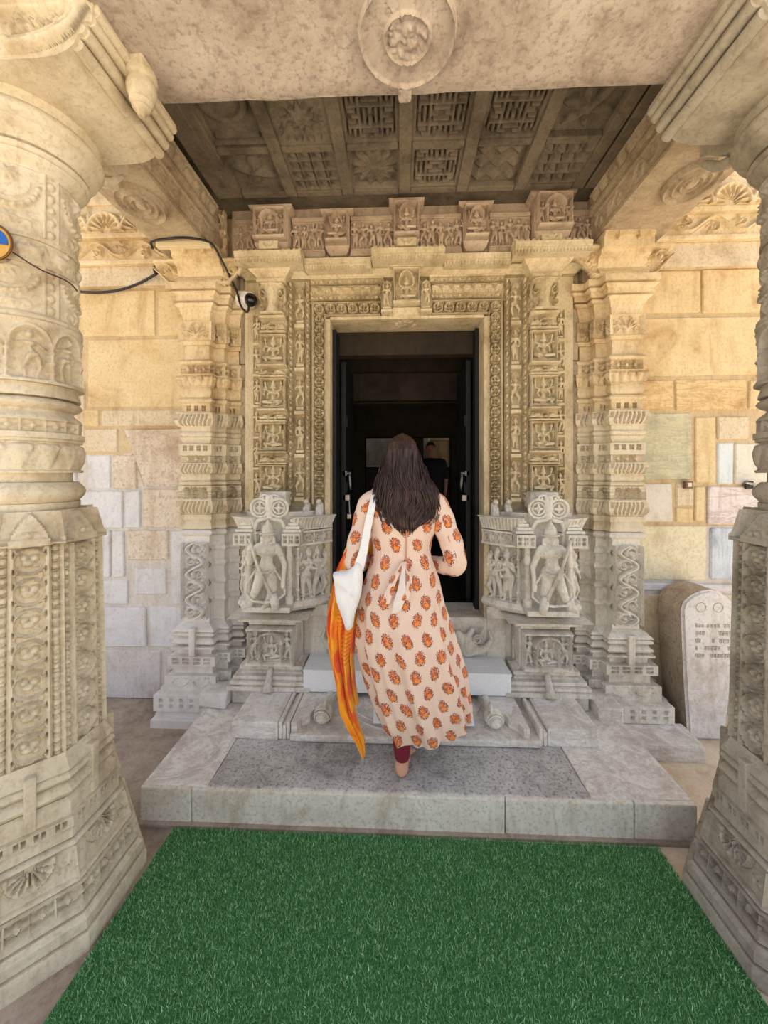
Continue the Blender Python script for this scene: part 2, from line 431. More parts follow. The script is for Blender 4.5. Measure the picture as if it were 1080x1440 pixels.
def p_circlegrid(h=.02, W0=.16):
    def f(X, Y, W, H):
        n = max(1, round(H/(W*.95))); st = H/n; o = mx(rect(X, Y, 0, W*.1, 0, H, h), rect(X, Y, W*.9, W, 0, H, h))
        for i in range(n):
            c = (W/2, st*(i+.5)); R = min(W*.4, st*.46)
            o = mx(o, ring(X, Y, c, R, W*.05, h), ell(X, Y, (c[0]-R*.1, c[1]-R*.1), R*.42, R*.3, h*.9), ell(X, Y, (c[0]+R*.3, c[1]+R*.25), R*.3, R*.3, h*.8), ell(X, Y, (c[0]-R*.35, c[1]+R*.3), R*.25, R*.28, h*.8), ell(X, Y, (c[0]+R*.35, c[1]-R*.35), R*.22, R*.2, h*.7))
            for sx in (-1, 1):
                for sy in (-1, 1): o = mx(o, seg(X, Y, (c[0]+sx*R*.8, c[1]+sy*R*.72), (c[0]+sx*W*.42, c[1]+sy*st*.5), W*.05, W*.06, h/(W*.06)*.8))
        return o
    return f
def p_buds(h=.02):
    def f(X, Y, W, H):
        n = max(1, round(H/(W*1.15))); st = H/n; yy = np.mod(Y, st)-st/2
        return mx(ell(X, yy, (W/2, st*.08), W*.4, st*.38, h), rect(X, yy, W*.2, W*.8, -st*.48, -st*.3, h*.9), plat(X, .004, h), plat(W-X, .004, h))
    return f
def p_cutleaf(h=.014, w=.16):
    """big triangular leaf festoons with a rosette"""
    def f(X, Y, W, H):
        n = max(1, round(W/w)); st = W/n; o = h*.4+0*X
        for i in range(n):
            c = st*(i+.5)
            r = np.hypot(X-c, Y-H*.95); a = np.arctan2(Y-H*.95, X-c)
            pet = np.abs(np.mod(a, PI/8)/(PI/8)-.5)
            o = np.where((r < H*.55) & (r > H*.16), h*np.clip((.42-pet)*5, 0, 1), o)
            o = np.where((r >= H*.55) & (r < H*.66), h*1.2, o)
            e = st*(i+1.0)
            o = mx(o, spiral(X, Y, (e-st*.12, H*.4), H*.2, 1.1, H*.05, h, 0, 1), spiral(X, Y, (e+st*.12-W*(i == n-1)*0, H*.4), H*.2, 1.1, H*.05, h, PI, -1), seg(X, Y, (e, H*.1), (e, H*.6), H*.05, H*.03, h/(H*.05)))
        return o
    return f
def p_garland(h=.02, w=.2, seed=1):
    """looped rope arches hanging from bands of beads, with rosettes"""
    def f(X, Y, W, H):
        n = max(1, round(W/w)); st = W/n; o = 0*X+.002
        for i in range(n+1):
            for dx in (-.09, .09):
                o = mx(o, seg(X, Y, (st*(i+dx), 0), (st*(i+dx), H), st*.035, st*.035, h/(st*.05)))
            yy = np.mod(Y, st*.2)-st*.1; o = mx(o, ell(X-st*i, yy, (0, 0), st*.06, st*.07, h*.9))
        for i in range(n):
            c = (st*(i+.5), H*.78); q = np.hypot((X-c[0])/(st*.34), (Y-c[1])/(H*.4))
            rope = plat(np.abs(q-1), .14, h, .08)*(.75+.25*np.sin(np.arctan2(Y-c[1], X-c[0])*26)); rope2 = plat(np.abs(q-.74), .05, h*.6, .04)
            o = mx(o, np.where(Y < c[1], mx(rope, rope2), 0))
            o = mx(o, p_rosette(X, Y, (c[0], H*.85), st*.15, h*.9), p_rosette(X, Y, (c[0], H*.2), st*.14, h*.7), spiral(X, Y, (c[0]-st*.2, H*.12), st*.1, 1, st*.025, h*.5), spiral(X, Y, (c[0]+st*.2, H*.12), st*.1, 1, st*.025, h*.5, PI, -1))
        return o
    return f
def p_rosette(X, Y, c, R, h, n=6):
    r = np.hypot(X-c[0], Y-c[1]); a = np.arctan2(Y-c[1], X-c[0])
    rr = R*(.72+.28*np.cos(n*a))
    return mx(np.where(r < rr, h*np.sqrt(np.maximum(1-(r/rr)**2, 0)), 0), ell(X, Y, c, R*.25, R*.25, h*1.15))
def p_animals(h=.016, w=.16, seed=0):
    def f(X, Y, W, H):
        n = max(1, round(W/w)); st = W/n; o = 0*X; rr = np.random.RandomState(seed)
        for i in range(n):
            c = st*(i+.5)
            k = h/(H*.2)
            o = mx(o, seg(X, Y, (c-st*.2, H*.5), (c+st*.18, H*.52), H*.2, H*.17, k), seg(X, Y, (c+st*.2, H*.55), (c+st*.32, H*.72), H*.12, H*.1, k), seg(X, Y, (c+st*.32, H*.7), (c+st*.42, H*.5), H*.09, H*.05, k))
            for q in (-.22, -.1, .08, .2): o = mx(o, seg(X, Y, (c+st*q, H*.45), (c+st*(q+rr.uniform(-.05, .05)), H*.06), H*.09, H*.06, k))
            o = mx(o, standing(X, Y, c-st*.02, H*.5, H*.5, h, seed+i), seg(X, Y, (c-st*.26, H*.5), (c-st*.36, H*.25), H*.05, H*.03, k))
        return o
    return f
def p_vase(h=.03):
    def f(X, Y, W, H):
        c = W/2; yy = Y/H
        half = W*np.interp(yy, [0, .08, .3, .6, .8, 1], [.32, .3, .14, .2, .3, .34])
        o = np.where(np.abs(X-c) < half, h*np.sqrt(np.maximum(1-((X-c)/half)**2*.7, 0)), 0)
        for sx in (-1, 1):
            o = mx(o, spiral(X, Y, (c+sx*W*.33, H*.62), W*.13, 1.3, W*.035, h, PI/2, sx), spiral(X, Y, (c+sx*W*.36, H*.25), W*.09, 1.1, W*.03, h*.8, PI/2, -sx), poly(X, Y, [(c+sx*W*.2, H*.95), (c+sx*W*.42, H*.85), (c+sx*W*.46, H*.55), (c+sx*W*.38, H*.4)], W*.05, W*.03, h/(W*.05)))
        return mx(o, rect(X, Y, W*.1, W*.9, 0, H*.07, h), rect(X, Y, W*.1, W*.9, H*.93, H, h))
    return f
def p_frondpanel(h=.018):
    def f(X, Y, W, H):
        c = W/2; o = mx(plat(X, .006, h), plat(W-X, .006, h), plat(Y, .006, h), plat(H-Y, .006, h), ell(X, Y, (c, H*.25), W*.12, H*.14, h))
        for sx in (-1, 1):
            for i in range(3): o = mx(o, poly(X, Y, [(c+sx*W*.03, H*.3), (c+sx*W*(.12+.1*i), H*(.5+.1*(2-i))), (c+sx*W*(.2+.12*i), H*(.85-.18*i)), (c+sx*W*(.12+.12*i), H*(.9-.2*i))], W*.035, W*.03, h/(W*.035)))
            o = mx(o, spiral(X, Y, (c+sx*W*.34, H*.28), W*.09, 1.1, W*.03, h, PI/2, sx))
        return o
    return f
# ceiling coffers
def p_key(n=2, seed=0):
    def f(X, Y, W, H):
        h = .03; o = mx(plat(X, .02, h), plat(W-X, .02, h), plat(Y, .02, h), plat(H-Y, .02, h)); a = .03; s = (W-2*a)/n
        for i in range(n):
            for j in range(n):
                cx, cy = a+s*(i+.5), a+s*(j+.5); fl = 1 if (i+j+seed) % 2 else -1
                q = s*.5; u = s*.072
                def L(p0, p1):
                    x0, x1 = sorted((cx+p0[0]*q*fl, cx+p1[0]*q*fl)); y0, y1 = sorted((cy+p0[1]*q, cy+p1[1]*q))
                    return rect(X, Y, x0-u, x1+u, y0-u, y1+u, h)
                for pa, pb in (((-.95, 0), (.95, 0)), ((0, -.95), (0, .95)), ((.95, 0), (.95, -.6)), ((-.95, 0), (-.95, .6)), ((0, .95), (.6, .95)), ((0, -.95), (-.6, -.95)), ((.48, -.9), (.48, -.4)), ((-.48, .9), (-.48, .4)), ((.9, .48), (.4, .48)), ((-.9, -.48), (-.4, -.48))): o = mx(o, L(pa, pb))
        return o
    return f
def p_sun(X, Y, W, H):
    h = .03; c = (W/2, H/2); r = np.hypot(X-c[0], Y-c[1]); a = np.arctan2(Y-c[1], X-c[0])
    sq = np.maximum(np.abs(X-c[0]), np.abs(Y-c[1])); zz = np.abs(np.mod(a*6/PI*2, 1)-.5)*2
    o = np.where(sq > W*.42-zz*.025, h, .012); o = np.where(r < W*(.26+.06*np.cos(12*a)), 0, o)
    return mx(o, np.where(r < W*.24*(.8+.2*np.cos(8*a)), h*.8, 0), ring(X, Y, c, W*.09, W*.025, h), ell(X, Y, c, W*.05, W*.05, h), plat(X, .012, h), plat(W-X, .012, h), plat(Y, .012, h), plat(H-Y, .012, h))
def p_lotus(n=8, sq=True):
    def f(X, Y, W, H):
        h = .03; c = (W/2, H/2); r = np.hypot(X-c[0], Y-c[1])/(W*.48); a = np.arctan2(Y-c[1], X-c[0]); o = 0*X
        for R, off in ((1, 0), (.68, PI/n), (.4, 0)):
            p = np.abs(np.mod((a+off)*n/(2*PI), 1)-.5)*2; rr = R*(1-.4*p**1.5)
            o = mx(o, np.where(r < rr, h*(.4+.6*(1-p)*(1-np.abs(r/rr-.5)))*(1.1-.3*R), 0))
        o = mx(o, np.where(r < .16, h, 0))
        return mx(o, plat(X, .01, h), plat(W-X, .01, h), plat(Y, .01, h), plat(H-Y, .01, h)) if sq else o
    return f
def p_lattice(n=4, diag=False):
    def f(X, Y, W, H):
        h = .03; u, v = (X/W*n, Y/H*n); 
        if diag: u, v = (X/W+Y/H)*n*.6, (X/W-Y/H)*n*.6+9
        a, b = np.mod(u, 1), np.mod(v, 1)
        return mx(h*np.minimum(a, 1-b)*1.6*(a < 1-b*.2)*.6, np.where((a < .12) | (b < .12), h, 0), plat(X, .01, h), plat(W-X, .01, h))
    return f
def p_star(n=5):
    def f(X, Y, W, H):
        h = .04; c = (W/2, H/2); r = np.hypot(X-c[0], Y-c[1])/(W*.48); a = np.arctan2(Y-c[1], X-c[0])
        p = np.abs(np.mod(a*n/(2*PI)+.2, 1)-.5)*2; rr = 1-.62*(1-p)
        return mx(np.where(r < rr, h*(.3+.7*p)*np.clip(1.3-r, 0, 1), 0), ell(X, Y, c, W*.14, W*.14, h))
    return f
def p_steps(X, Y, W, H):
    h = .03; o = 0*X; n = 3; s = W/n
    for i in range(n):
        for j in range(n):
            d = np.abs(X-s*(i+.5))+np.abs(Y-s*(j+.5)); o = mx(o, h*np.floor(np.clip(1-d/(s*.55), 0, 1)*4)/3)
    return o

def relief(name, mp, W, H, hf, parent, mat, res=.004, skirt=.02, rough=.0012, seed=1, smooth=True, deep=1.6):
    nu, nv = max(2, int(W/res)+1), max(2, int(H/res)+1)
    x = np.linspace(0, W, nu); y = np.linspace(0, H, nv)
    X, Y = np.meshgrid(x, y); h = hf(X, Y, W, H); h = np.where(h > 0, h*deep, h); q = np.maximum(np.pad(h, 1, mode='edge'), -.05); h = np.where(h < 0, h, (5*h+q[:-2, 1:-1]+q[2:, 1:-1]+q[1:-1, :-2]+q[1:-1, 2:])/9)   # worn edges
    h = h+rough*vnoise(X, Y, 60, seed)
    X = np.pad(X, 1, mode='edge'); Y = np.pad(Y, 1, mode='edge'); h = np.pad(h, 1, constant_values=-skirt)
    X[:, 0] += .0015; X[:, -1] -= .0015; Y[0] += .0015; Y[-1] -= .0015
    gone = (h < -5).ravel(); P = mp(X, Y, np.where(h < -5, 0, h)).reshape(-1, 3); F = gridF(nv+2, nu+2)
    if gone.any():   # cut away what the outline leaves out
        F = F[~gone[F].any(1)]
    return mk(name, P, F, mat, parent, smooth, 55)
def plane(org, u, v):
    org, u, v = (np.array(q, float) for q in (org, u, v)); n = np.cross(u, v)
    return lambda X, Y, h: org+X[..., None]*u+Y[..., None]*v+h[..., None]*n
def front(x0, y, z0): return plane((x0, y, z0), (1, 0, 0), (0, 0, 1))
def curvemap(pts, z0):
    """relief over a bent plan line; outward is to the right of travel"""
    P = np.array(pts, float); d = np.hypot(*np.diff(P, axis=0).T); s = np.concatenate([[0], np.cumsum(d)])
    T = np.gradient(P, s, axis=0); T /= np.linalg.norm(T, axis=1)[:, None]
    N = np.stack([T[:, 1], -T[:, 0]], 1)
    def f(X, Y, h):
        px, py = np.interp(X, s, P[:, 0]), np.interp(X, s, P[:, 1]); nx, ny = np.interp(X, s, N[:, 0]), np.interp(X, s, N[:, 1])
        q = np.hypot(nx, ny)
        return np.stack([px+nx/q*h, py+ny/q*h, z0+Y], -1)
    return f, s[-1]
def cyl(cx, cy, R, a0, z0, prof=None):
    """relief round a vertical axis; a=0 faces -Y, grows toward +X"""
    def f(X, Y, h):
        a = a0+X/R; rr = R+h
        if prof is not None: rr = np.interp(z0+Y, prof[0], prof[1])+h
        return np.stack([cx+rr*np.sin(a), cy-rr*np.cos(a), z0+Y], -1)
    return f
def smoothline(pts, n=60):
    P = np.array(pts, float); Q = []
    P = np.vstack([2*P[0]-P[1], P, 2*P[-1]-P[-2]])
    m = len(P)-3
    for t in np.linspace(0, m-1e-6, n):
        i = int(t); f = t-i; a, b, c, d = P[i:i+4]
        Q.append(.5*(2*b+(c-a)*f+(2*a-5*b+4*c-d)*f*f+(3*b-a-3*c+d)*f**3))
    return np.array(Q)
# courses: a footprint line carried up through mouldings
def wrapc(name, fp, z0, z1, prof, parent, mat, pat=None, closed=False, res=.005, pats=None, inset=.05):
    fp = [np.array(p, float) for p in fp]; n = len(fp); ns = n if closed else n-1
    D = [(fp[(i+1) % n]-fp[i]) for i in range(ns)]; Ls = [np.linalg.norm(d) for d in D]; D = [d/l for d, l in zip(D, Ls)]
    def tn(i, j):
        c = D[i][0]*D[j][1]-D[i][1]*D[j][0]; dt = D[i].dot(D[j]); return math.tan(math.atan2(c, dt)/2)
    t = np.array([p[0] for p in prof]); of = np.array([p[1] for p in prof]); H = z1-z0
    VV = []; FF = []; nn = 0; edge_h = None
    for i in range(ns):
        eL = tn((i-1) % ns, i) if (closed or i > 0) else 0; eR = tn(i, (i+1) % ns) if (closed or i < ns-1) else 0
        pt = pat if pats is None else pats(i)
        nrm = np.array((D[i][1], -D[i][0]))
        if pt is None or Ls[i] < .025:
            tt, oo = t, of; nu = 2; hh = np.zeros((len(tt), 2))
        else:
            nv = max(3, int(H/res)+1); tt = np.linspace(0, 1, nv); oo = np.interp(tt, t, of); nu = max(3, int(Ls[i]/res)+1)
            X, Y = np.meshgrid(np.linspace(0, Ls[i], nu), tt*H); hh = 1.3*pt(X, Y, Ls[i], H)+.001*vnoise(X, Y, 70, i)
            if edge_h is None: edge_h = float(hh.max())*.92
            hh[:, 0] = edge_h; hh[:, -1] = edge_h
        tt = np.concatenate([[tt[0]], tt, [tt[-1]]]); oo = np.concatenate([[-inset], oo, [-inset]]); hh = np.pad(hh, ((1, 1), (0, 0)))
        f = np.linspace(0, 1, nu)[None]; o = (oo[:, None]+hh); om = np.where((f == 0) | (f == 1), o, oo[:, None]+0*f)
        s = (-eL*om)*(1-f)+(Ls[i]+eR*om)*f   # convex corners run out with the offset, concave ones run in
        V = fp[i][None, None]+s[..., None]*D[i]+o[..., None]*nrm
        zr = z0+tt*H; zr[0] += .0012; zr[-1] -= .0012
        V = np.concatenate([V, zr[:, None, None]+0*s[..., None]], -1).reshape(-1, 3)
        VV.append(V); FF.append(gridF(len(tt), nu)+nn); nn += len(V)
    return mk(name, np.concatenate(VV), np.concatenate(FF), mat, parent, True, 40)
FLAT = [(0, 0), (1, 0)]
def fl(o): return [(0, o), (1, o)]
def roll(o, r, n=7): return [(k/(n-1), o+r*math.sin(PI*k/(n-1))) for k in range(n)]
def cyma(a, b, n=8): return [(k/(n-1), a+(b-a)*(.5-.5*math.cos(PI*k/(n-1)))) for k in range(n)]
def bulge(a, b, r, n=9): return [(k/(n-1), a+(b-a)*k/(n-1)+r*math.sin(PI*(k/(n-1))**.7)) for k in range(n)]
def rectfp(x0, x1, y0, y1): return [(x0, y1), (x0, y0), (x1, y0), (x1, y1)]
# organic bodies: tapered capsules fused into one continuous skin
def organic(name, segs, mat, parent, voxel=.008, smooth=4, fn=None):
    mb = MB()
    for s in segs:
        p0, p1, r0, r1 = s[:4]; p0 = np.array(p0, float); p1 = np.array(p1, float); L = np.linalg.norm(p1-p0)
        if L < 1e-4: p1 = p0+np.array((0, 0, 1e-3)); L = 1e-3
        t = (p1-p0)/L; pts = []; rs = []
        for a in (-1, -.85, -.5, 0): pts.append(p0+t*r0*a); rs.append(r0*math.sqrt(max(1-a*a, 0))+1e-4)
        pts.append((p0+p1)/2); rs.append((r0+r1)/2)
        for a in (0, .5, .85, 1): pts.append(p1+t*r1*a); rs.append(r1*math.sqrt(max(1-a*a, 0))+1e-4)
        mb.tube(pts, rs, 14)
        if len(s) > 4:   # flatten about the axis midpoint
            V = mb.V[-1]; c = (p0+p1)/2; mb.V[-1] = c+(V-c)*np.array(s[4])
    o = mb.build(name, mat, parent, recalc=True)
    m1 = o.modifiers.new('r', 'REMESH'); m1.mode = 'VOXEL'; m1.voxel_size = voxel
    m2 = o.modifiers.new('s', 'SMOOTH'); m2.factor = .5; m2.iterations = smooth
    dg = bpy.context.evaluated_depsgraph_get(); me = bpy.data.meshes.new_from_object(o.evaluated_get(dg))
    o.modifiers.clear(); old = o.data; o.data = me; bpy.data.meshes.remove(old); me.name = name
    me.polygons.foreach_set('use_smooth', np.ones(len(me.polygons), bool))
    if not me.materials: me.materials.append(mat)
    return o
# ================================================================ CARVED FIGURES (shared meshes, one continuous body each)
def statue_mesh(name, segs, voxel, smooth=2):
    o = organic(name, segs, M['door'], None, voxel, smooth); me = o.data; bpy.data.objects.remove(o); return me
def mirror(*p): return p, (-p[0],)+tuple(p[1:])
def seated_mesh():
    g = [((-.05, 0, .14), (.34, -.14, .12), .085, .062), ((.34, -.14, .12), (.0, -.22, .08), .058, .042), ((.05, 0, .14), (-.33, -.13, .15), .085, .062), ((-.33, -.13, .15), (-.2, -.23, .0), .058, .042), ((-.2, -.23, .0), (-.2, -.29, -.01), .036, .03),
         ((-.08, 0, .16), (.08, 0, .16), .11, .11), ((0, 0, .2), (0, 0, .38), .085, .07), ((-.06, 0, .5), (.06, 0, .5), .092, .092), ((0, 0, .56), (0, -.01, .64), .04, .04), ((0, -.02, .715), (0, -.02, .735), .082, .08), ((0, -.10, .715), (0, -.105, .70), .016, .018),
         ((0, 0, .80), (0, 0, .97), .078, .03), ((-.085, 0, .80), (.085, 0, .80), .022, .022), ((-.09, 0, .70), (-.09, 0, .66), .022, .018), ((.09, 0, .70), (.09, 0, .66), .022, .018), ((-.4, .03, -.02), (.4, .03, -.02), .05, .05)]
    for s in (-1, 1):
        g += [((s*.055, -.075, .5), (s*.06, -.08, .5), .05, .05), ((s*.145, 0, .55), (s*.235, -.02, .39), .042, .035), ((s*.235, -.02, .39), (s*.18, -.15, .25), .034, .028), ((s*.14, .02, .56), (s*.28, .02, .60), .036, .032), ((s*.28, .02, .60), (s*.31, -.03, .80), .03, .026), ((s*.31, -.03, .83), (s*.315, -.03, .88), .045, .04)]
    return statue_mesh('deity_figure', g, .017)
def standing_mesh(name, sw, kn, ft, arms, bow=False):
    P = lambda x, y, z: (x, y, z)
    g = [((sw-.04, 0, .46), (sw+.04, 0, .46), .082, .082), ((sw, 0, .50), (-sw*.3, 0, .60), .062, .052), ((-sw*.3-.04, 0, .70), (-sw*.3+.04, 0, .70), .066, .066), ((-sw*.35, 0, .76), (-sw*.4, 0, .80), .03, .03),
         ((-sw*.4, -.01, .865), (-sw*.4, -.01, .875), .064, .062), ((-sw*.4, -.07, .865), (-sw*.4, -.073, .855), .012, .013), ((-sw*.4, .02, .92), (-sw*.4, .02, .99), .056, .03), ((-sw*.4-.06, 0, .925), (-sw*.4+.06, 0, .925), .016, .016)]
    for i, s in ((0, -1), (1, 1)):
        g += [((sw+s*.045, 0, .45), (kn[i][0], kn[i][1], .245), .068, .046), ((kn[i][0], kn[i][1], .245), (ft[i], 0, .04), .042, .028), ((ft[i], -.0, .03), (ft[i]+s*.03, -.07, .022), .03, .022), ((-sw*.3+s*.045, -.055, .70), (-sw*.3+s*.045, -.058, .70), .036, .036)]
        a = [(-sw*.3+s*.105, 0, .73)]+arms[i]; r = [.034, .028, .022, .03]
        for k in range(len(a)-1): g.append((a[k], a[k+1], r[k], r[k+1]))
    if bow: g += [((ft[0], -.06, .10), (ft[1], -.06, .10), .016, .016), ((kn[0][0]-.03, -.03, .30), (ft[0]-.05, -.03, .10), .014, .014), ((kn[1][0]+.03, -.03, .30), (ft[1]+.05, -.03, .10), .014, .014)]
    return statue_mesh(name, g, .0155)
FIG_SEAT = seated_mesh()
FIG_A = standing_mesh('attendant_figure', .05, ((-.03, -.02), (.12, -.04)), (-.06, .09), ([(-.19, -.02, .58), (-.13, -.10, .46)], [(.20, -.02, .66), (.16, -.05, .86), (.15, -.05, .90)]), True)
FIG_B = standing_mesh('dancing_figure', -.04, ((-.15, -.07), (.13, -.06)), (-.08, .10), ([(-.21, -.02, .66), (-.15, -.05, .88)], [(.20, -.03, .60), (.08, -.11, .58)]), False)
FIG_C = standing_mesh('standing_figure', .03, ((-.045, -.02), (.065, -.02)), (-.05, .06), ([(-.14, -.01, .58), (-.11, -.06, .44)], [(.14, -.02, .60), (.07, -.10, .68)]), False)
def put(me, name, parent, mat, loc, s, rz=0., flip=1, ys=1.):
    o = bpy.data.objects.new(name, me); COL.objects.link(o); o.parent = parent
    o.location = np.array(loc)-wloc(parent); o.scale = (s*flip, s*ys, s); o.rotation_euler = (0, 0, rz)
    o.material_slots[0].link = 'OBJECT'; o.material_slots[0].material = mat
    return o
# ================================================================ SETTING
struct('floor', *(lambda b: (np.concatenate(b.V), b.F))(MB().box(-3.4, 0, -1.2, 3.0, -.1, 0).box(0, 3.4, -1.2, 3.0, -.1, 0)), [M['floor'], M['floor_r']])
_f = bpy.data.objects['floor'].data
for p in _f.polygons: p.material_index = 1 if p.center.x > 0 else 0
struct('courtyard_floor', *(lambda b: (np.concatenate(b.V), b.F))(MB().box(-22, 22, -26, -1.2, -.3, -.12).box(-22, -3.4, -1.2, 4, -.3, -.12).box(3.4, 22, -1.2, 4, -.3, -.12)), M['court'])
# masonry walls either side of the doorway, every block its own piece
BLK = {'o': stone('ochre_block', S(216, 192, 148), S(228, 210, 172), S(176, 140, 94), bump=.6),
       'o2': stone('tan_block', S(210, 194, 166), S(222, 209, 186), S(166, 138, 104), bump=.5, pits=.5),
       'o3': stone('streaked_ochre_block', S(218, 190, 140), S(230, 206, 162), S(168, 130, 84), bump=.5, vein=.5),
       'c': stone('pitted_cream_block', S(212, 200, 184), S(226, 217, 204), S(172, 144, 120), bump=.7, pits=.7),
       'w': stone('whitewashed_block', S(212, 213, 218), S(226, 228, 234), S(180, 170, 162), bump=.6),
       'w2': stone('dusty_whitewashed_block', S(206, 200, 198), S(220, 217, 218), S(170, 150, 136), bump=.5),
       'g': stone('green_grey_block', S(196, 190, 160), S(216, 208, 178), S(150, 148, 128), bump=.5, vein=.4),
       'b': stone('pale_blue_block', S(208, 218, 224), S(220, 228, 232), S(178, 190, 194)),
       'p': stone('pale_grey_block', S(214, 208, 196), S(224, 220, 210), S(180, 168, 150)),
       'v': stone('veined_pink_block', S(218, 208, 206), S(228, 222, 222), S(172, 152, 146), vein=.6),
       'y': stone('pale_yellow_block', S(222, 212, 182), S(230, 224, 202), S(186, 168, 136), pits=.5),
       'b2': stone('mottled_blue_block', S(196, 206, 218), S(214, 222, 230), S(128, 140, 156), scale=2)}
WL = [(-2.335, -1.781, 2.594, 2.914, 'o'), (-1.76, -1.52, 2.588, 2.906, 'o'), (-2.277, -1.52, 2.081, 2.567, 'o'), (-2.335, -2.198, 1.946, 2.063, 'o'), (-2.177, -1.52, 1.949, 2.06, 'o2'), (-2.335, -2.057, 1.762, 1.925, 'o2'), (-2.282, -2.114, 1.498, 1.737, 'w'), (-2.093, -1.915, 1.499, 1.737, 'c'), (-2.335, -2.02, 1.219, 1.483, 'w'), (-1.999, -1.89, 1.22, 1.483, 'w'), (-1.874, -1.52, 1.221, 1.494, 'c'), (-2.335, -2.114, 0.862, 1.198, 'w'), (-2.098, -2.01, 0.864, 1.199, 'w'), (-1.989, -1.688, 0.988, 1.2, 'c'), (-1.667, -1.52, 0.678, 1.202, 'w'), (-1.93, -1.70, 0.74, 0.93, 'w'), (-2.335, -1.985, 0.67, 0.843, 'w'), (-2.335, -1.848, 0.367, 0.651, 'w'), (-1.828, -1.52, 0.374, 0.656, 'w'), (-2.335, -1.739, 0, 0.347, 'w2'), (-1.719, -1.52, 0, 0.355, 'w2'),
      (-2.9, -2.36, 2.30, 2.91, 'o'), (-2.9, -2.30, 1.76, 2.27, 'o2'), (-2.9, -2.36, 1.22, 1.73, 'w'), (-2.9, -2.36, .67, 1.19, 'w'), (-2.9, -2.36, 0, .64, 'w2')]
WR = [(1.52, 1.972, 2.687, 2.974, 'o'), (1.986, 2.408, 2.68, 2.974, 'o'), (1.55, 2.408, 2.263, 2.654, 'o'), (1.52, 1.796, 2.041, 2.238, 'o3'), (1.814, 2.271, 2.029, 2.234, 'o3'), (2.289, 2.408, 2.037, 2.231, 'o'), (1.52, 1.921, 1.562, 2.017, 'g'), (1.944, 2.073, 1.548, 1.982, 'o'), (2.087, 2.294, 1.833, 1.986, 'o2'), (2.087, 2.188, 1.539, 1.81, 'b'), (2.202, 2.408, 1.539, 1.809, 'p'), (1.52, 1.791, 1.284, 1.538, 'p'), (1.814, 1.93, 1.385, 1.538, 'o2'), (1.94, 2.004, 1.286, 1.519, 'o'), (1.814, 1.93, 1.276, 1.371, 'o'), (2.023, 2.408, 1.268, 1.52, 'v'), (1.52, 2.009, 0.888, 1.256, 'y'), (2.037, 2.408, 0.892, 1.244, 'b2'), (1.52, 2.408, 0.814, 0.866, 'w'), (1.52, 2.041, 0.462, 0.792, 'o2'), (1.52, 2.041, 0.03, 0.443, 'o2'), (2.055, 2.408, 0.03, 0.798, 'c'),
      (2.43, 2.95, 2.3, 2.97, 'o'), (2.43, 2.95, 1.6, 2.27, 'o2'), (2.43, 2.95, .8, 1.57, 'v'), (2.43, 2.95, .03, .77, 'c')]
def block(x0, x1, z0, z1, c, par):
    mb = MB(); bm = bmesh.new(); bmesh.ops.create_cube(bm, size=1); d = random.uniform(0, .007)
    for v in bm.verts:
        v.co = (x0+(v.co.x+.5)*(x1-x0)+random.uniform(-.005, .005), 2.664-d+(v.co.y+.5)*.09, z0+(v.co.z+.5)*(z1-z0)+random.uniform(-.005, .005))
    bmesh.ops.bevel(bm, geom=bm.edges[:], offset=.007, segments=1, affect='EDGES'); bm.verts.index_update()
    mb.add([v.co[:] for v in bm.verts], [[v.index for v in f.verts] for f in bm.faces]); bm.free()
    return mb.build('stone_block', BLK[c], par)
for side, B, x0, x1 in (('left', WL, -2.92, -1.22), ('right', WR, 1.22, 2.97)):
    wl = thing('wall_'+side, None, None, (0, 0, 0), kind='structure')
    zz = 1.74 if side == 'left' else 1.25
    box('mortar_bed', x0, x1, 2.672, 2.95, zz, 3.6, M['mortar'], wl, 0); box('mortar_bed', x0, x1, 2.672, 2.95, 0, zz, M['mortarlow'], wl, 0)
    for b in B: block(*b, wl)
    if side == 'left':   # the block cut on a slant
        MB().prism([(-2.0, 1.914), (-1.52, 1.922), (-1.52, 1.512), (-1.845, 1.512)], 2.655, 2.75).build('stone_block', BLK['c'], wl)
        MB().prism([(-2.02, 1.75), (-1.955, 1.75), (-1.865, 1.515), (-1.885, 1.515)], 2.668, 2.75).build('stone_block', BLK['c'], wl)
    dz = 0 if side == 'left' else .075; xa, xb = (-2.9, -1.24) if side == 'left' else (1.24, 2.95)
    # frieze along the top of the wall
    box('plain_course', xa, xb, 2.62, 2.7, 2.925+dz*.7, 3.06+dz, BLK['o2'], wl, .006)
    box('fillet', xa, xb, 2.585, 2.7, 3.06+dz, 3.09+dz, M['ochre'], wl, .006)
    relief('scroll_frieze', front(xa, 2.615, 3.09+dz), xb-xa, .145, p_scroll(.024, 2.3, horizontal=True, edge=False), wl, M['ochre'], .0055)
    box('fillet', xa, xb, 2.57, 2.7, 3.235+dz, 3.27+dz, M['ochre'], wl, .008)
    relief('lotus_frieze', front(xa, 2.60, 3.27+dz), xb-xa, .19, (lambda f: (lambda X, Y, W, H: f(X, H-Y, W, H)))(p_cutleaf(.03, .24)), wl, M['ochre'], .0055)
    box('top_course', xa, xb, 2.57, 2.95, 3.46+dz, 3.62, M['ochre'], wl, .006)
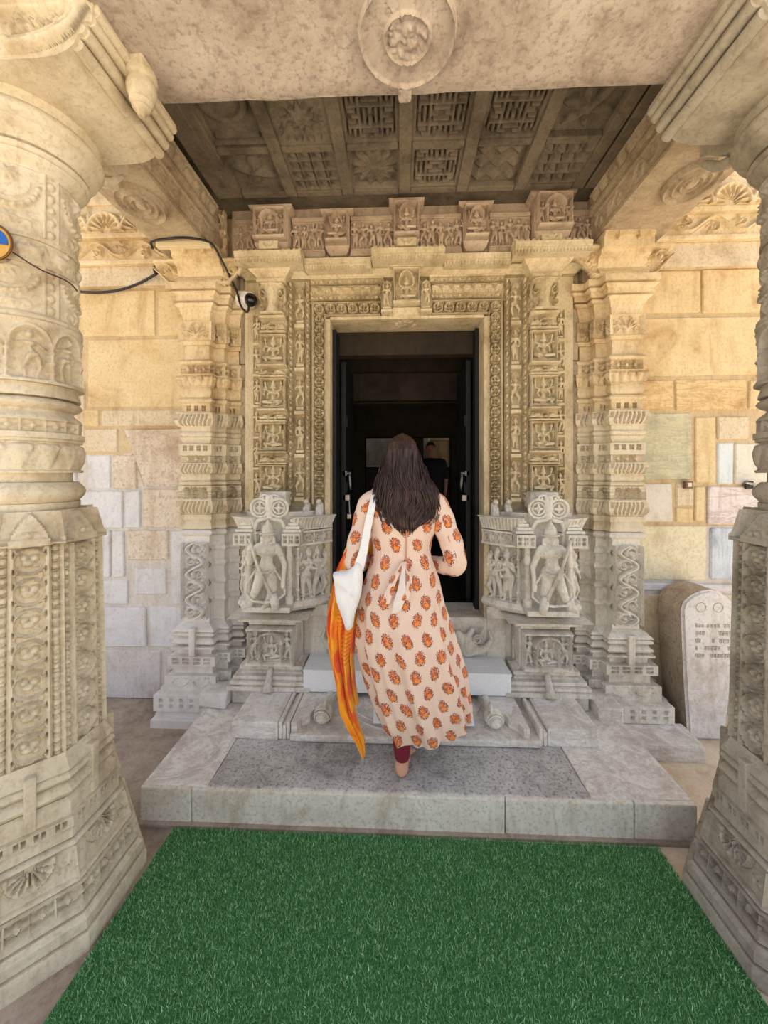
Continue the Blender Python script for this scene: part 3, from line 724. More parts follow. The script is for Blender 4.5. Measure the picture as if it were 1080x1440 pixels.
# dark hall behind the doorway
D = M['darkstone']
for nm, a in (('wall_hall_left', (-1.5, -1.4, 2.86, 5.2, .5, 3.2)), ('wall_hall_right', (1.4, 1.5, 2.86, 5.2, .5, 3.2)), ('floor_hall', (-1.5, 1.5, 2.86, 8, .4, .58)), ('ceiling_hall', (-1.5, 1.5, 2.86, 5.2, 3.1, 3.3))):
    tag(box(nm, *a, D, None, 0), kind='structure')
def portal(nm, y0, y1, hw, zt, ztop=3.2, cx=0):
    mb = MB().box(-1.5, cx-hw, y0, y1, .5, ztop).box(cx+hw, 1.5, y0, y1, .5, ztop).box(cx-hw, cx+hw, y0, y1, zt, ztop)
    return tag(mb.build(nm, D), kind='structure')
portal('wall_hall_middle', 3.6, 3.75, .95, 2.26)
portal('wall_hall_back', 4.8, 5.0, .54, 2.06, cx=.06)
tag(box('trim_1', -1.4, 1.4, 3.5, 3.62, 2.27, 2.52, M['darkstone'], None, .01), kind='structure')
# the inner court seen far through the second doorway: a stone wall and shafts under open sky
for nm, a in (('wall_court_left', (-1.9, -1.8, 5.2, 8, .4, 3.4)), ('wall_court_right', (1.8, 1.9, 5.2, 8, .4, 3.4)), ('wall_court_back', (-1.9, 1.9, 7.6, 7.7, .4, 3.4))):
    tag(box(nm, *a, M['ceil'], None, 0), kind='structure')
tag(box('ceiling_court', -1.9, 1.9, 5.0, 6.9, 2.5, 2.6, D, None, 0), kind='structure')  # ceiling added to dim the court, open only by a narrow gap
tag(box('trim_2', -.75, .95, 6.5, 6.62, .58, 1.72, D, None, .01), kind='structure')  # added dark block, stands in for the gloom below the lit wall
tag(box('trim_3', -.15, .36, 6.5, 6.62, 1.72, 2.5, D, None, .01), kind='structure')  # added dark block, hides the middle of the lit wall
t = thing('court_pillar', 'sunlit stone pillar far inside through the second dark doorway', 'pillar', (.7, 7.2, .58))
pb = MB()
for z0, z1, r in ((.58, .8, .2), (.8, 1.5, .13), (1.5, 1.62, .17), (1.62, 2.2, .13), (2.2, 2.4, .2)): pb.box(.7-r, .7+r, 7.2-r, 7.2+r, z0, z1, .01)
pb.build('shaft', M['ochre'], t)
# ---------------------------------------------------------------- coffered ceiling
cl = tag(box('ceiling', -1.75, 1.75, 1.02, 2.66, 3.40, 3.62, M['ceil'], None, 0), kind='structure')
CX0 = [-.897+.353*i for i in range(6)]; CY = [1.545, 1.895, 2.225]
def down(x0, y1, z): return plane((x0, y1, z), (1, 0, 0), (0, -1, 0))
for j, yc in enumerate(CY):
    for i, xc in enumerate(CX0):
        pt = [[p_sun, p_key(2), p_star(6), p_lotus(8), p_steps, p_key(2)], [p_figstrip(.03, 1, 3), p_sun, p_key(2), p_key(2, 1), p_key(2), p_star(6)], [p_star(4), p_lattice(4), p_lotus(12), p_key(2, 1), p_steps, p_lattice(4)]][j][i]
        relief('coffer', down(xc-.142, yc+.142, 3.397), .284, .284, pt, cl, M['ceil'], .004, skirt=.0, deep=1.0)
for i in range(7):
    xc = CX0[0]-.1765+.353*i; box('rib', xc-.034, xc+.034, 1.37, 2.40, 3.352, 3.41, M['ceil'], cl, .008)
for y in (1.37, 1.72, 2.06, 2.392):
    for i in range(6): box('rib', CX0[i]-.1415, CX0[i]+.1415, y-.022, y+.022, 3.36, 3.41, M['ceil'], cl, .006)
for s in (-1, 1): box('rib', *sorted((s*1.09, s*1.2)), 1.37, 2.40, 3.35, 3.41, M['ceil'], cl, .008)
# ---------------------------------------------------------------- beams
def rough_beam(name, x0, x1, y0, y1, z0, z1, mat, par, axis):
    n = 40 if axis == 'x' else 14; m = 14 if axis == 'x' else 40
    xs, ys = np.linspace(x0, x1, n), np.linspace(y0, y1, m); X, Y = np.meshgrid(xs, ys)
    Z = z0+.004*vnoise(X, Y, 14, 4)+.003*vnoise(X, Y, 50, 9)
    edge = np.minimum(np.minimum(X-x0, x1-X), np.minimum(Y-y0, y1-Y)); Z = Z+np.where(edge < .001, .012, 0)
    mb = MB(); mb.add(np.stack([X, Y, Z], -1).reshape(-1, 3), gridF(m, n)[:, ::-1])
    mb.box(x0+.002, x1-.002, y0+.002, y1-.002, z0+.012, z1, 0)
    return mb.build(name, mat, par, smooth=True, sharp=40, recalc=False)
bt = thing('lintel_beam', 'wide pinkish stone beam with a round medallion spanning the two front columns', 'beam', (0, 1.24, 3.05))
rough_beam('beam', -1.9, 1.9, 1.0, 1.475, 3.05, 3.64, M['beam'], bt, 'x')
def p_medal(X, Y, W, H):
    h = .02; c = (W/2, H/2); r = np.hypot(X-c[0], Y-c[1])/(W/2); a = np.arctan2(Y-c[1], X-c[0])
    o = np.where(r < .97, .016+.004*np.cos(r*4), -.02); o = mx(o, plat(np.abs(r-.94), .03, .022, .02), plat(np.abs(r-.45), .05, .026, .05))
    o = np.where((r < .40), .012+.012*np.abs(vnoise(X, Y, 70, 3)), o)
    o = np.where((r > .5) & (r < .88) & (np.abs(np.mod(a-2.2, 2*PI)) < .012), .006, o)
    return o
relief('medallion', down(-.185, 1.425, 3.056), .33, .33, p_medal, bt, M['beam'], .003, skirt=.01)
box('boss', -.05, -.0, 1.43, 1.485, 3.035, 3.06, M['beam'], bt, .01)
for s, z0, nm in ((-1, 3.05, 'left'), (1, 3.08, 'right')):
    st = thing('side_beam', 'brown carved stone beam running back from the %s front column to the doorway' % nm, 'beam', (s*1.4, 2, z0))
    xi = 1.27 if s < 0 else 1.19
    x0, x1 = sorted((s*xi, s*1.6))
    rough_beam('beam', x0, x1, 1.44, 2.64, z0, 3.64, M['sidebeam'], st, 'y')
    rough_beam('roof_edge', *sorted((s*1.6, s*1.95)), 1.02, 2.62, 3.5, 3.64, M['sidebeam'], st, 'y')
    n = -s; u = (0, 1, 0) if s > 0 else (0, -1, 0); y0 = 1.47 if s > 0 else 2.47; u = (0, -1, 0) if s > 0 else (0, 1, 0); y0 = 2.47 if s > 0 else 1.47
    relief('scroll_band', plane((s*(xi-.002), y0, z0+.03), u, (0, 0, 1)), 1.0, .12, p_scroll(.014, 1.8, horizontal=True), st, M['sidebeam'], .005, deep=.7)
    box('fillet', *sorted((s*(xi-.035), s*(xi+.02))), 1.47, 2.5, z0+.155, z0+.19, M['sidebeam'], st, .006)
    relief('leaf_band', plane((s*(xi-.02), y0, z0+.19), u, (0, 0, 1)), 1.0, 3.352-z0-.19, p_leaves(.014, .09), st, M['sidebeam'], .006)
    def p_oval(X, Y, W, H):
        r = np.hypot((X-W/2)/(W/2), (Y-H/2)/(H/2)); return np.where(r < .98, .008, -.01)+mx(*[plat(np.abs(r-q), .05, .01, .03) for q in (.93, .62, .36)])+np.where(r < .2, .008, 0)
    relief('medallion', down(s*1.42-.115, 2.14, z0-.002), .23, .30, p_oval, st, M['sidebeam'], .005, skirt=.01)
# ================================================================ PLATFORM, STEP, THRESHOLD
pt = thing('stone_platform', 'low stone platform of grey slabs in front of the doorway', 'platform', (0, 2.1, 0))
box('slab', -1.235, -.93, 1.735, 2.62, .012, .17, M['slab2'], pt, .006, .002)
box('slab', -.925, .80, 1.735, 2.62, .012, .17, M['slab'], pt, .006, .002)
box('slab', .805, 1.243, 1.74, 2.62, .012, .17, M['slab2'], pt, .006, .002)
for a, b in ((-1.238, -1.0), (-.997, .42), (.424, .98), (.984, 1.245)): box('edge_stone', a, b, 1.72, 1.80, .0, .165, M['slabface'], pt, .007, .002)
box('plinth', -1.245, 1.25, 1.70, 2.6, -.02, .014, M['floor'], pt, .004)
st = thing('moonstone_step', 'carved pale step with side blocks on the grey platform before the door', 'step', (0, 2.2, .17))
box('side_block', -.955, -.70, 2.045, 2.56, .171, .265, M['slab2'], st, .01, .003)
box('side_block', .74, 1.0, 2.05, 2.56, .171, .265, M['slab2'], st, .01, .003)
for s in (-1, 1):
    a = -.70 if s < 0 else .69
    for k, (d, h) in enumerate(((0, .262), (.022, .246), (.044, .262))):
        x0 = (a+.0+d*.99) if s < 0 else (a+d*.99); box('moulding', x0, x0+.02, 2.05, 2.5, .171, h, M['doorlow'], st, .006)
box('tread', -.634, .70, 2.03, 2.52, .171, .212, M['slab2'], st, .012, .002)
for s in (-1, 1):   # stepped side walls hugging the moonstone
    pts = [(.63, 2.05), (.60, 2.05), (.585, 2.10), (.545, 2.13), (.535, 2.17), (.50, 2.19), (.49, 2.24), (.455, 2.26), (.44, 2.32), (.42, 2.36), (.42, 2.5), (.63, 2.5)]
    MB().prism([(s*x+.01*(s > 0), y) for x, y in pts], .212, .262, 'z').build('scalloped_wall', M['slab2'], st)
ms = MB()
for r, z0, z1 in ((.44, .212, .222), (.40, .222, .23), (.30, .23, .236)):
    pr = [(r*math.cos(a)+.02, 2.42-r*.82*math.sin(a)) for a in np.linspace(0, PI, 40)]; ms.prism(pr, z0, z1, 'z')
ms.build('half_moon', M['slab2'], st)
for s in (-1, 1):   # carved conch shells lying either side
    c = np.array((s*.475+.0, 2.11, .255)); d = np.array((s*-.03*1, 1, .06)); d /= np.linalg.norm(d)
    L = [-.03, -.025, -.012, 0, .012, .03, .05, .08, .11, .15, .19, .23, .26]; R = [.004, .018, .03, .04, .044, .05, .05, .042, .03, .021, .017, .015, .01]
    LL = np.linspace(-.03, .26, 48); RR = np.interp(LL, L, R); RR = RR*(1-.09*(np.abs(np.sin((LL+.03)*95)) < .3)*(LL < .05))
    cm = MB().tube([c+d*l-np.array((0, 0, .012*0)) for l in LL], RR, 18); V = cm.V[0]; V[:, 2] = np.maximum(.2125, .212+(V[:, 2]-.212)*.95)
    cn = cm.build('conch', M['doorlow'], st, smooth=True, sharp=60)
    gb = MB(); px_ = np.cross(d, (0, 0, 1.)); px_ /= np.linalg.norm(px_); pz_ = np.cross(px_, d)
    for l, r in ((-.022, .026), (-.008, .040), (.008, .046)): gb.tube([c+d*l+r*(px_*math.cos(q)+pz_*math.sin(q)) for q in np.linspace(-.2, PI+.2, 24)], .004, 6)
    gb.build('whorl', M['doorlow'], cn, smooth=True)
    MB().tube([c+np.array((s*-.02, .0, .045)), c+np.array((s*-.012, .06, .05)), c+np.array((0, .12, .035))], [.008, .012, .006], 8).build('lip', M['doorlow'], cn, smooth=True)
# white step box
WH = plain('white_painted_board', S(243, 246, 250), .45)
sb = thing('white_step_box', 'white painted board step box set before the high threshold', 'step box', (0, 2.5, .265))
MB().box(-.635, .625, 2.335, 2.353, .268, .385, .002).build('front_board', WH, sb)
for x in (-.635, .607): box('side_board', x, x+.018, 2.355, 2.655, .268, .383, WH, sb, .002)
for k in range(4): box('plank', -.638, .628, 2.333+.081*k, 2.41+.081*k, .385, .402, WH, sb, .002)
rp = thing('white_ramp', 'low white board ramp sloping down in front of the white step box', 'ramp', (.1, 2.2, .236))
MB().prism([(2.10, .237), (2.10, .252), (2.31, .372), (2.33, .372), (2.33, .237)], -.19, .36, 'x').build('ramp_board', WH, rp)
# ================================================================ THRESHOLD + DOORWAY
dw = thing('carved_doorway', 'tall doorway surround of carved yellowish marble around the dark opening', 'doorway', (0, 2.6, .17))
MD, ML, MR = M['door'], M['doorlow'], M['rose']
# threshold
th = box('threshold', -.55, .56, 2.56, 2.86, .17, .655, ML, dw, .01)
for s in (-1, 1):   # plain base strips beside the threshold
    for x, wd, y in ((.53, .12, 2.55), (.645, .05, 2.57), (.69, .07, 2.53), (.765, .05, 2.57)):
        box('base_strip', *sorted((s*x, s*(x+wd))), y, 2.7, .17, .70, ML, dw, .006)
    box('base_sill', *sorted((s*.52, s*.85)), 2.52, 2.7, .66, .74, ML, dw, .01)
    box('base_sill', *sorted((s*.6, s*1.0)), 2.47, 2.7, .17, .26, ML, dw, .01)
ZT = 2.64
for s in (-1, 1):
    jb = MB().box(*sorted((s*.512, s*1.1)), 2.585, 2.86, .65, 3.06, 0).build('jamb', MD, dw)
    jl = lambda a, b: tuple(sorted((s*a, s*b)))
    box('jamb_edge', *jl(.508, .545), 2.545, 2.75, .655, ZT, MD, jb, .004)
    a, b = jl(.540, .615); relief('ring_band', front(a, 2.572, 1.42), b-a, 2.73-1.42, p_rings(.024), jb, MD, .003, deep=2.4)
    a, b = jl(.618, .632); box('fillet', a, b, 2.545, 2.6, 1.4, 2.76, MD, jb, .003)
    a, b = jl(.640, .672); relief('bead_strip', front(a, 2.56, 1.42), b-a, 1.46, p_beads(.02), jb, MD, .003, deep=2.2)
    a, b = jl(.676, .745); relief('figure_strip', front(a, 2.565, 1.42), b-a, 1.44, p_figstrip(.03, 5, 3+s), jb, MD, .003, deep=2.0)
    for k in range(5): put((FIG_C, FIG_B)[(k+s) % 2], 'standing_figure', jb, MD, ((a+b)/2, 2.545, 1.42+.288*k+.06), .2 if (k+s) % 2 == 0 else .185, 0, (-1)**k*s, .8)
    a, b = jl(.749, .785); relief('bead_strip', front(a, 2.55, 1.42), b-a, 1.46, p_beads(.022), jb, MD, .003, deep=2.2)
    # small seated lions at the feet of the bands
    for x in (.575, .66):
        c = s*x; organic('lion', [((c, 2.52, 1.33), (c, 2.54, 1.40), .028, .022), ((c, 2.51, 1.42), (c-s*.006, 2.495, 1.425), .02, .014), ((c-.012, 2.505, 1.38), (c-.014, 2.495, 1.31), .01, .008), ((c+.012, 2.505, 1.38), (c+.014, 2.495, 1.31), .01, .008), ((c, 2.53, 1.30), (c, 2.54, 1.30), .032, .03)], ML, jb, .005, 3)
    # niche column
    a, b = jl(.795, .975); W = b-a
    nc = MB().box(a, b, 2.565, 2.7, .65, 3.06, 0).build('niche_column', MD, dw)
    for k, (z0, z1) in enumerate(((2.325, 2.53), (2.035, 2.24), (1.755, 1.945), (1.472, 1.665))):
        relief('niche_panel', front(a, 2.56, z0), W, z1-z0, p_niche(.042, k*7+s+3), nc, MD, .003, deep=1.6)
        put(FIG_SEAT, 'deity_figure', nc, MD, ((a+b)/2, 2.525, z0+.024+.02*0), (z1-z0)*.84, 0, 1 if (k+s) % 2 else -1, .85)
        for q in (-1, 1): put(FIG_C, 'attendant_figure', nc, MD, ((a+b)/2+q*W*.355, 2.53, z0+.02+.3*(z1-z0)), (z1-z0)*.36, 0, q, .8)
    for z0, z1 in ((2.24, 2.325), (1.945, 2.035), (1.665, 1.755), (1.395, 1.472)):
        relief('divider', front(a-.006, 2.535, z0), W+.012, z1-z0, p_divider(.035), nc, MD, .003)
    relief('crest_panel', front(a, 2.54, 2.535), W, .115, p_divider(.03), nc, MD, .0032)
    relief('vase_capital', front(a-.004, 2.54, 2.655), W+.008, .20, p_vase(.045), nc, MD, .0032)
    box('neck', a-.004, b+.004, 2.46, 2.6, 2.855, 2.875, MD, nc, .004)
    wrapc('capital', rectfp(a+.0, b-.0, 2.49, 2.7), 2.875, 2.95, cyma(0, .06), nc, MD)
    a, b = jl(.978, 1.022); relief('side_strip', front(a, 2.56, 1.42), b-a, 1.25, p_figstrip(.03, 6, 11+s), nc, MD, .0035)
    for k in range(6): put((FIG_A, FIG_C)[k % 2], 'standing_figure', nc, MD, ((a+b)/2, 2.535, 1.42+.2083*k+.044), .145, 0, (-1)**k, .8)
    box('side_back', a, b, 2.565, 2.7, .7, 2.9, MD, nc, 0)
    # plain recessed mouldings out to the wall pilaster
    for x, wd, y in ((1.025, .05, 2.64), (1.078, .03, 2.60), (1.11, .04, 2.62)):
        for z0, z1 in ((.7, 2.36), (2.364, 3.05)): box('plain_moulding', *sorted((s*x, s*(x+wd))), y, 2.72, z0, z1, M['sidebeam'] if z0 > 1 or 1 else ML, dw, .006)
# lintel
lt = MB().box(-.64, .64, 2.60, 2.86, ZT, 3.06, 0).build('lintel', MD, dw)
for s in (-1, 1):
    a, b = sorted((s*.17, s*.615)); relief('ring_band', front(a, 2.572, 2.655), b-a, .082, p_rings(.024, True), lt, MD, .003, deep=2.4)
    a, b = sorted((s*.15, s*.64)); box('fillet', a, b, 2.545, 2.62, 2.74, 2.752, MD, lt, .003)
    for z in (2.757, 2.862): relief('bead_strip', front(a, 2.55, z), b-a, .03, (lambda f: (lambda X, Y, W, H: f(Y, X, H, W)))(p_beads(.02)), lt, MD, .0032)
    relief('swan_frieze', front(a, 2.545, 2.792), b-a, .065, p_animals(.028, .075, 4), lt, MD, .0032)
    box('fillet', a, b, 2.53, 2.62, 2.897, 2.91, MD, lt, .003)
box('lintel_soffit', -.51, .51, 2.548, 2.76, 2.632, 2.652, MD, lt, .004)
relief('soffit_lotus', down(-.085, 2.71, 2.6335), .16, .14, lambda X, Y, W, H: .4*p_lotus(12, False)(X, Y, W, H), lt, MD, .003, skirt=.001, deep=1)
# central niche on the lintel
wrapc('niche_bracket', rectfp(-.135, .135, 2.53, 2.62), 2.637, 2.70, [(0, -.03), (.3, -.02), (.5, 0), (.9, .01), (1, 0)], lt, MD)
relief('saint_panel', front(-.088, 2.535, 2.70), .176, .235, p_shrine(.045, 21, False), lt, MD, .003, skirt=.08)
put(FIG_SEAT, 'saint_figure', lt, MD, (0, 2.505, 2.74), .15, 0, 1, .8)
for s in (-1, 1):
    a, b = sorted((s*.09, s*.165)); relief('attendant_panel', front(a, 2.525, 2.655), b-a, .2, p_figstrip(.035, 1, 9), lt, MD, .0032, skirt=.06); put(FIG_A, 'attendant_figure', lt, MD, ((a+b)/2, 2.50, 2.70), .14, 0, s, .8)
box('niche_sill', -.11, .11, 2.46, 2.6, 2.935, 2.955, MD, lt, .004)
# cornice (broken eave)
cn = thing('cornice', 'broken yellow stone eave of sloping slabs above the door lintel', 'cornice', (0, 2.45, 2.95))
def eave(x0, x1, y, z0, z1):
    e = MB().prism([(2.66, z0), (y+.03, z0), (y, z0+.012), (y-.004, z0+.04), (y+.05, z1), (2.66, z1)], x0, x1, 'x').build('eave_slab', M['door'], cn)
    relief('dentil_strip', plane((x0, y+.022, z0-.026), (1, 0, 0), (0, 0, 1)), x1-x0, .03, p_dentil(.01, .02), e, MD, .004, skirt=.1)
    n = max(3, int((x1-x0)/.035)); sc = MB()
    for i in range(n): sc.tube([(x0+(i+.5)*(x1-x0)/n, y+.045, z1-.004), (x0+(i+.5)*(x1-x0)/n, y+.09, z1-.004)], (x1-x0)/n*.48, 8)
    sc.build('scallop', MD, e, kind='stuff')
    return e
eave(-1.08, -.66, 2.36, 2.955, 3.02); eave(.66, 1.12, 2.36, 2.975, 3.045); eave(-.22, .235, 2.38, 2.965, 3.035)
eave(-.655, -.225, 2.44, 2.945, 3.0); eave(.24, .655, 2.44, 2.955, 3.01)
for x in (-.87, .0, .885): relief('flame_crest', front(x-.06, 2.43, 3.02), .12, .05, p_halflotus(.03, 1), cn, MD, .004, skirt=.04)
wrapc('under_moulding', [(-1.08, 2.66), (-1.08, 2.54), (1.1, 2.54), (1.1, 2.66)], 2.905, 2.95, cyma(0, .05), cn, MD)
# frieze of figure blocks under the ceiling
fz = thing('figure_frieze', 'pinkish frieze of carved figure blocks between the eave and coffered ceiling', 'frieze', (0, 2.55, 3.05))
box('back_wall', -1.19, 1.22, 2.585, 2.9, 3.03, 3.42, MR, fz, 0)
for k, (x, wd, z0, z1, y) in enumerate(((-.885, .225, 3.07, 3.35, 2.455), (-.455, .16, 3.06, 3.335, 2.49), (0, .17, 3.075, 3.375, 2.465), (.45, .165, 3.07, 3.36, 2.49), (.93, .23, 3.1, 3.395, 2.455))):
    fb = wrapc('figure_block', rectfp(x-wd/2, x+wd/2, y+.03, 2.62), z0, z1, [(0, -.03), (.06, -.012), (.16, 0), (.9, 0), (.94, .025), (1, .03)], fz, MR)
    relief('deity_panel', front(x-wd/2+.006, y+.022, z0+.05), wd-.012, z1-z0-.08, p_shrine(.045, k*3+2, wd > .2), fb, MR, .0035, deep=1.3)
    put(FIG_SEAT, 'deity_figure', fb, MR, (x, y+.0, z0+.085), .155, 0, (-1)**k, .8)
    if wd > .2:
        for q in (-1, 1): put(FIG_A, 'attendant_figure', fb, MR, (x+q*.075, y+.005, z0+.075), .15, 0, q, .8)
for k, (x0, x1) in enumerate(((-1.15, -1.005), (-.765, -.54), (-.37, -.09), (.09, .36), (.54, .81), (1.05, 1.2))):
    relief('dancer_panel', front(x0, 2.565, 3.08), x1-x0, .20, p_dancers(.03, .062, k*11+1), fz, MR, .005, deep=1.2)
    nf = max(2, round((x1-x0)/.058))
    for i in range(nf): put((FIG_B, FIG_A, FIG_C)[(i+k) % 3], 'dancing_figure', fz, MR, (x0+(x1-x0)*(i+.5)/nf, 2.54, 3.10), .165+.01*((i*5+k) % 3), .25*math.sin(i*2.3+k), (-1)**i, .9)
    box('ledge', x0, x1, 2.53, 2.62, 3.045, 3.082, MR, fz, .006); box('ledge', x0, x1, 2.53, 2.62, 3.28, 3.31, MR, fz, .006)
# door frame and leaves
NB = plain('dark_blue_paint', S(9, 11, 16), .6); IRON = plain('worn_steel', S(170, 168, 162), .35, .9)
dr = thing('door_1', None, None, (0, 2.7, .655), kind='structure')
box('inner_lintel', -.51, .51, 2.80, 2.90, 2.47, 2.64, M['darkstone'], dr, .006)
for s in (-1, 1):
    x0 = .482
    box('frame_post', *sorted((s*x0, s*.508)), 2.63 if s < 0 else 2.70, 2.79, .657, 2.62 if s > 0 else 2.60, NB, dr, .004)
    lf = box('leaf', *sorted((s*.45, s*.485)), 2.88, 3.36, .60, 2.45, NB, dr, .004)
    for z in (1.0, 1.5, 2.0): box('rail', *sorted((s*.44, s*.455)), 2.9, 3.34, z-.04, z+.04, NB, lf, .003)
    y = 2.83; xi = .455
    box('ring_plate', *sorted((s*(xi-.01), s*(xi+.02))), y+.05, y+.11, 1.585, 1.625, IRON, lf, .003)
    MB().tube([(s*(xi-.04), y+.08, 1.605), (s*xi, y+.08, 1.605)], .012, 10).build('boss', IRON, lf)
    MB().tube([(s*(xi-.035+.004*math.cos(q)), y+.075+.022*math.sin(q), 1.545+.06*math.cos(q)) for q in np.linspace(0, 2*PI, 24, endpoint=False)], .0065, 6, True).build('ring_handle', IRON, lf, smooth=True)
    box('latch', *sorted((s*(xi-.035), s*(xi+.02))), y+.05, y+.12, 1.40, 1.445, IRON, lf, .004)
    if s < 0:
        MB().tube([(s*(xi-.025), y+.085, 1.40), (s*(xi-.03), y+.08, 1.30)], .006, 6).build('hasp', IRON, lf); box('padlock', -xi+.01, -xi+.045, y+.06, y+.1, 1.26, 1.30, IRON, lf, .006)
# makara heads carved on the threshold ends
for s in (-1, 1):
    c = np.array((s*.405, 2.55, .50)); sg = [(c+(0, 0, -.04), c+(0, -.03, .0), .06, .055), (c+(-s*.04, -.03, .03), c+(-s*.075, -.05, .075), .035, .02), (c+(s*.04, -.02, -.05), c+(s*.11, -.03, -.03), .03, .022), (c+(s*.11, -.03, -.03), c+(s*.15, -.03, .03), .022, .016), (c+(s*.15, -.03, .03), c+(s*.135, -.03, .075), .016, .01), (c+(s*.0, -.03, .05), c+(s*.02, -.04, .09), .022, .016), (c+(s*.05, -.03, .03), c+(s*.08, -.04, .05), .022, .018), (c+(s*.08, -.04, .05), c+(s*.09, -.04, .09), .016, .008)]
    mk_ = organic('makara_head', sg, ML, dw, .006, 3)
    MB().tube([c+(s*(.05+.03*math.cos(q)*(1-q/14)), -.065, .04+.03*math.sin(q)*(1-q/14)) for q in np.linspace(0, 9, 30)], .007, 6).build('curl', ML, mk_, smooth=True)
# ================================================================ GUARDIAN PEDESTALS
def guardian(s):
    nm = 'left' if s < 0 else 'right'
    X = lambda v: s*v
    ML = M['doorlow']
    g = thing('guardian_pedestal', ('grey carved balcony with staff-holding guardian left of the doorway' if s < 0 else 'grey carved balcony with crossed-leg staff-holding guardian right of the doorway'), 'carving', (X(.85), 2.45, .17), 'guardian balconies flanking the door')
    plan = smoothline([(X(.50), 2.56), (X(.57), 2.47), (X(.67), 2.40), (X(.77), 2.365), (X(.86), 2.355), (X(.95), 2.365), (X(1.04), 2.40), (X(1.085), 2.46), (X(1.10), 2.57)])
    if s < 0: plan = plan[::-1]
    fp = [tuple(p) for p in plan[::3]]
    def band(name, z0, z1, pat, prof, off, par, res=.004, mat=ML):
        q = np.array(plan); T = np.gradient(q, axis=0); N = np.stack([T[:, 1], -T[:, 0]], 1); N /= np.linalg.norm(N, axis=1)[:, None]
        f, L = curvemap(q+N*off, z0)
        if pat: return relief(name, f, L, z1-z0, pat, par, mat, res, skirt=.05, deep=1.15)
        return wrapc(name, fp, z0, z1, prof, par, mat)
    fill = MB().prism([tuple(p+(np.array((X(.85), 2.75))-p)*.13) for p in plan]+[(X(1.08) if s > 0 else X(.5), 2.75), (X(.5) if s > 0 else X(1.08), 2.75)], .76, 1.36, 'z').build('core', ML, g)
    band('lip', .712, .79, None, [(0, -.10), (.25, -.04), (.5, .0), (.75, .012), (1, .0)], 0, g)
    def figs(X_, Y_, W, H):
        o = mx(rect(X_, Y_, 0, W, 0, .02, .05))
        for u in (.16, .30, .70, .86):
            o = mx(o, poly(X_, Y_, [(W*u, H*.35), (W*u+.02, H*.25), (W*u+.025, H*.12), (W*u-.03, H*.08)], .007, .006, 5), spiral(X_, Y_, (W*u, H*.75), .028, 1.2, .007, .035, 1, 1), spiral(X_, Y_, (W*u+.005, H*.6), .022, 1.1, .006, .03, 3, -1))
        for u in (.33, .67): o = mx(o, colonette(X_, Y_, W*u, .02, H*.98, .026, .055))
        o = np.where(np.abs(X_-W/2) < W*.14, -.03, o)
        return o
    band('attendant_band', .785, 1.15, figs, None, -.055, g, .0035)
    def gallery(X_, Y_, W, H):
        n = 11; st = W/n; xx = np.mod(X_, st)-st/2; r = np.hypot(xx, Y_-H/2)
        o = mx(rect(X_, Y_, -1, W+1, H*.82, H+1, .03), rect(X_, Y_, -1, W+1, -1, H*.16, .03), plat(np.abs(r-H*.26), H*.07, .026), plat(np.abs(xx)-0, .004, .026)*(r < H*.28), plat(np.abs(Y_-H/2), .004, .026)*(r < H*.28), plat(np.abs(np.abs(xx)-st/2), .006, .026))
        return np.where(np.abs(X_-W/2) < W*.13, -.04, o)
    band('gallery_band', 1.15, 1.243, gallery, None, -.028, g, .0035)
    def flut(X_, Y_, W, H):
        o = p_flutes(.014, .02, .1)(X_, Y_, W, H)+Y_/H*.035
        return np.where(np.abs(X_-W/2) < W*.14, -.04, o)
    band('fluted_rim', 1.25, 1.335, flut, None, -.01, g, .0035)
    # side pavilions roofs
    for dx in (-.15, .15):
        for k in range(4): box('pavilion_roof', X(.855)+dx-.055+.011*k, X(.855)+dx+.055-.011*k, 2.33+.012*k, 2.45, 1.243+.02*k, 1.262+.02*k, ML, g, .004)
        relief('pavilion_panel', front(X(.855)+dx-.055, 2.335, 1.165), .11, .075, p_dots(.02, .037), g, ML, .0035, skirt=.06)
    # wheel crest over the guardian's head
    cr = organic('torana_crest', [((X(.855)+q*.10, 2.37, 1.255), (X(.855)+q*.075, 2.355, 1.315), .014, .012) for q in (-1, 1)]+[((X(.855)+q*.10, 2.37, 1.255), (X(.855)+q*.085, 2.37, 1.16), .014, .012) for q in (-1, 1)]+[((X(.855)+q*.075, 2.355, 1.315), (X(.855)+q*.02, 2.35, 1.325), .012, .012) for q in (-1, 1)]+[((X(.855), 2.365, 1.34), (X(.855), 2.37, 1.45), .02, .03)], ML, g, .005, 2)
    for q in (-1, 1):
        c = (X(.855)+q*.06, 2.36, 1.392)
        wb = MB()
        for R, r in ((.056, .009), (.037, .006)): wb.tube([(c[0]+R*math.cos(a), c[1], c[2]+R*math.sin(a)) for a in np.linspace(0, 2*PI, 28, endpoint=False)], r, 7, True)
        for a in range(4): wb.tube([(c[0], c[1], c[2]), (c[0]+.03*math.cos(a*PI/2), c[1], c[2]+.03*math.sin(a*PI/2))], [.013, .004], 6)
        wb.lathe([(.056, .02), (.056, .03), (.001, .03)], (c[0], c[1]-.0, c[2]), 24, 'y')
        wb.build('wheel', ML, cr, smooth=True, sharp=50)
        spb = MB().tube([(X(.855)+q*(.02+.03*(1-t/9)*math.cos(t)+.01), 2.36, 1.455+.022*(1-t/12)*math.sin(t)) for t in np.linspace(0, 7, 24)], .008, 7)
        spb.build('scroll', ML, cr, smooth=True)
    box('crest_block', X(.855)-.085, X(.855)+.085, 2.42, 2.55, 1.39, 1.49, ML, g, .006)
    # the guardian himself: one continuous carved body in tribhanga
    c = X(.855); y = 2.31; z = .79; m = -s
    P = lambda a, b, d=0: (c+a*m, y+d, z+b)
